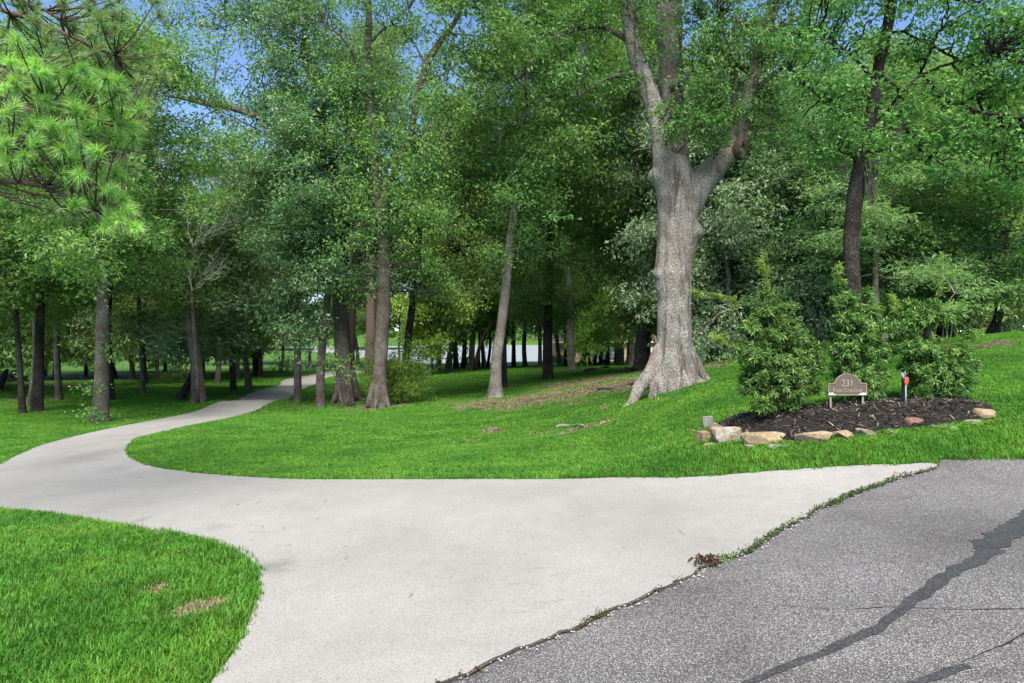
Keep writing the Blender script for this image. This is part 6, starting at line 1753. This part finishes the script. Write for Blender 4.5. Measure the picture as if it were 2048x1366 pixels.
def bulkhead():
    P = [pix(630, 699, 196), pix(700, 694, 205), pix(740, 690, 216)]
    root = empty('lake_bulkhead', (P[0][0], P[0][1], WATER_Z))
    cap = plain_mat('weathered_timber', (.30, .27, .23), .9, .1, 0, .3, 2)
    pale = plain_mat('pale_sheet_wall', (.36, .35, .33), .9, .1, 0, .2, 1)
    pile = None
    o0 = np.array([P[0][0], P[0][1], WATER_Z])
    for a, b_ in zip(P[:-1], P[1:]):
        v = b_ - a; v[2] = 0; L = np.linalg.norm(v); u = v / L; ang = math.atan2(u[1], u[0]); R = np.array([[math.cos(ang), -math.sin(ang), 0], [math.sin(ang), math.cos(ang), 0], [0, 0, 1]])
        mid = (a + b_) / 2; mid[2] = WATER_Z
        mb = MB(); mb.box((0, 0, .35), (L + .3, .3, 1.5), None); me = mb.mesh('sheet_wall')
        o = link('sheet_wall', me, pale, root, mid - o0); o.rotation_euler = (0, 0, ang)
        mb = MB(); mb.box((0, 0, 1.14), (L + .4, .6, .12)); o = link('cap_rail', mb.mesh('cap_rail'), cap, root, mid - o0); o.rotation_euler = (0, 0, ang)
        n = int(L / 1.6)
        for k in range(n + 1):
            if pile is None:
                mb = MB(); tube(mb, np.array([[0, 0, -1], [0, 0, 1.3]]), np.array([.16, .15]), 8); pile = mb.mesh('pile', True); pile.materials.append(cap)
            c = a + u * L * k / max(1, n) - o0; n_ = np.array([u[1], -u[0], 0]) * .32
            link('pile', pile, None, root, np.array([c[0], c[1], 0]) + n_)
    tag(root, 'timber bulkhead with piles on the far side of the lake, seen by the thick trunk', 'wall')
    # bank of lawn behind it
    mb = MB(); A = np.array(P); n = len(A)
    back = A + np.array([-2, 46, 3.4]); A = A.copy(); A[:, 2] = WATER_Z + 1.05; back[:, 2] = WATER_Z + 3.6
    A[0, 0] -= 30; back[0, 0] -= 60; A[-1] += [14, 16, 0]; back[-1] += [20, 6, 0]
    mb.add(np.concatenate([A, back]), q=[[i, i + 1, n + i + 1, n + i] for i in range(n - 1)])
    tag(link('far_bank_lawn', mb.mesh('far_bank_lawn'), M_LAWN), kind='structure')
bulkhead()

def bin_():
    d = 86.0; x = (931 - 1024) / F * d; z = Hs(x, d)
    root = empty('wheeled_bin', (x, d, z)); gm = plain_mat('green_plastic', (.015, .05, .035), .5, .3)
    mb = MB(); v = [(-.27, -.3, .06), (.27, -.3, .06), (.27, .3, .06), (-.27, .3, .06), (-.33, -.37, .98), (.33, -.37, .98), (.33, .37, .98), (-.33, .37, .98)]
    mb.add(v, [[3, 2, 1, 0], [4, 5, 6, 7], [0, 1, 5, 4], [1, 2, 6, 5], [2, 3, 7, 6], [3, 0, 4, 7]]); link('bin_body', mb.mesh('bin_body'), gm, root)
    mb = MB(); mb.box((0, 0, 1.02), (.72, .8, .07)); link('lid', mb.mesh('lid'), gm, root)
    for k in (-1, 1):
        mb = MB(); tube(mb, np.array([[k * .2, .3, .12], [k * .29, .3, .12]]), np.array([.12, .12]), 12); link('wheel', mb.mesh('wheel', True), plain_mat('bin_wheel', (.02, .02, .02), .8, .2), root)
    tag(root, 'dark green bin by the water between shore trunks', 'bin')
bin_()

# fallen limb and surface roots on the bare soil
def log_(name, label, pts, r, mat, cat):
    P = np.array([ground(*p) for p in pts]); P[:, 2] = [Hs(p[0], p[1]) + r * .6 for p in P]
    base = P[0].copy(); mb = MB(); n = 18
    L = spline(P, n); L[:, 2] += .04 * np.sin(np.linspace(0, 9, n)) * r / .1
    tube(mb, L, np.linspace(r, r * .5, n), 8)
    o = link(name, mb.mesh(name, True, base), mat, None, base)
    return tag(o, label, cat)
log_('fallen_limb', 'dark fallen limb lying on the grass right of the pale slim trunk', [(1172, 744), (1188, 741), (1202, 738), (1218, 737)], .14, B_DARK, 'branch')
log_('surface_root', 'long exposed root snaking over the bare soil left of the giant oak', [(1290, 768), (1255, 772), (1225, 779), (1195, 782)], .09, B_GREY, 'root')
log_('surface_root', 'short grey root showing in the grass below the bare soil', [(1112, 857), (1140, 853), (1165, 854)], .05, B_PALE, 'root')
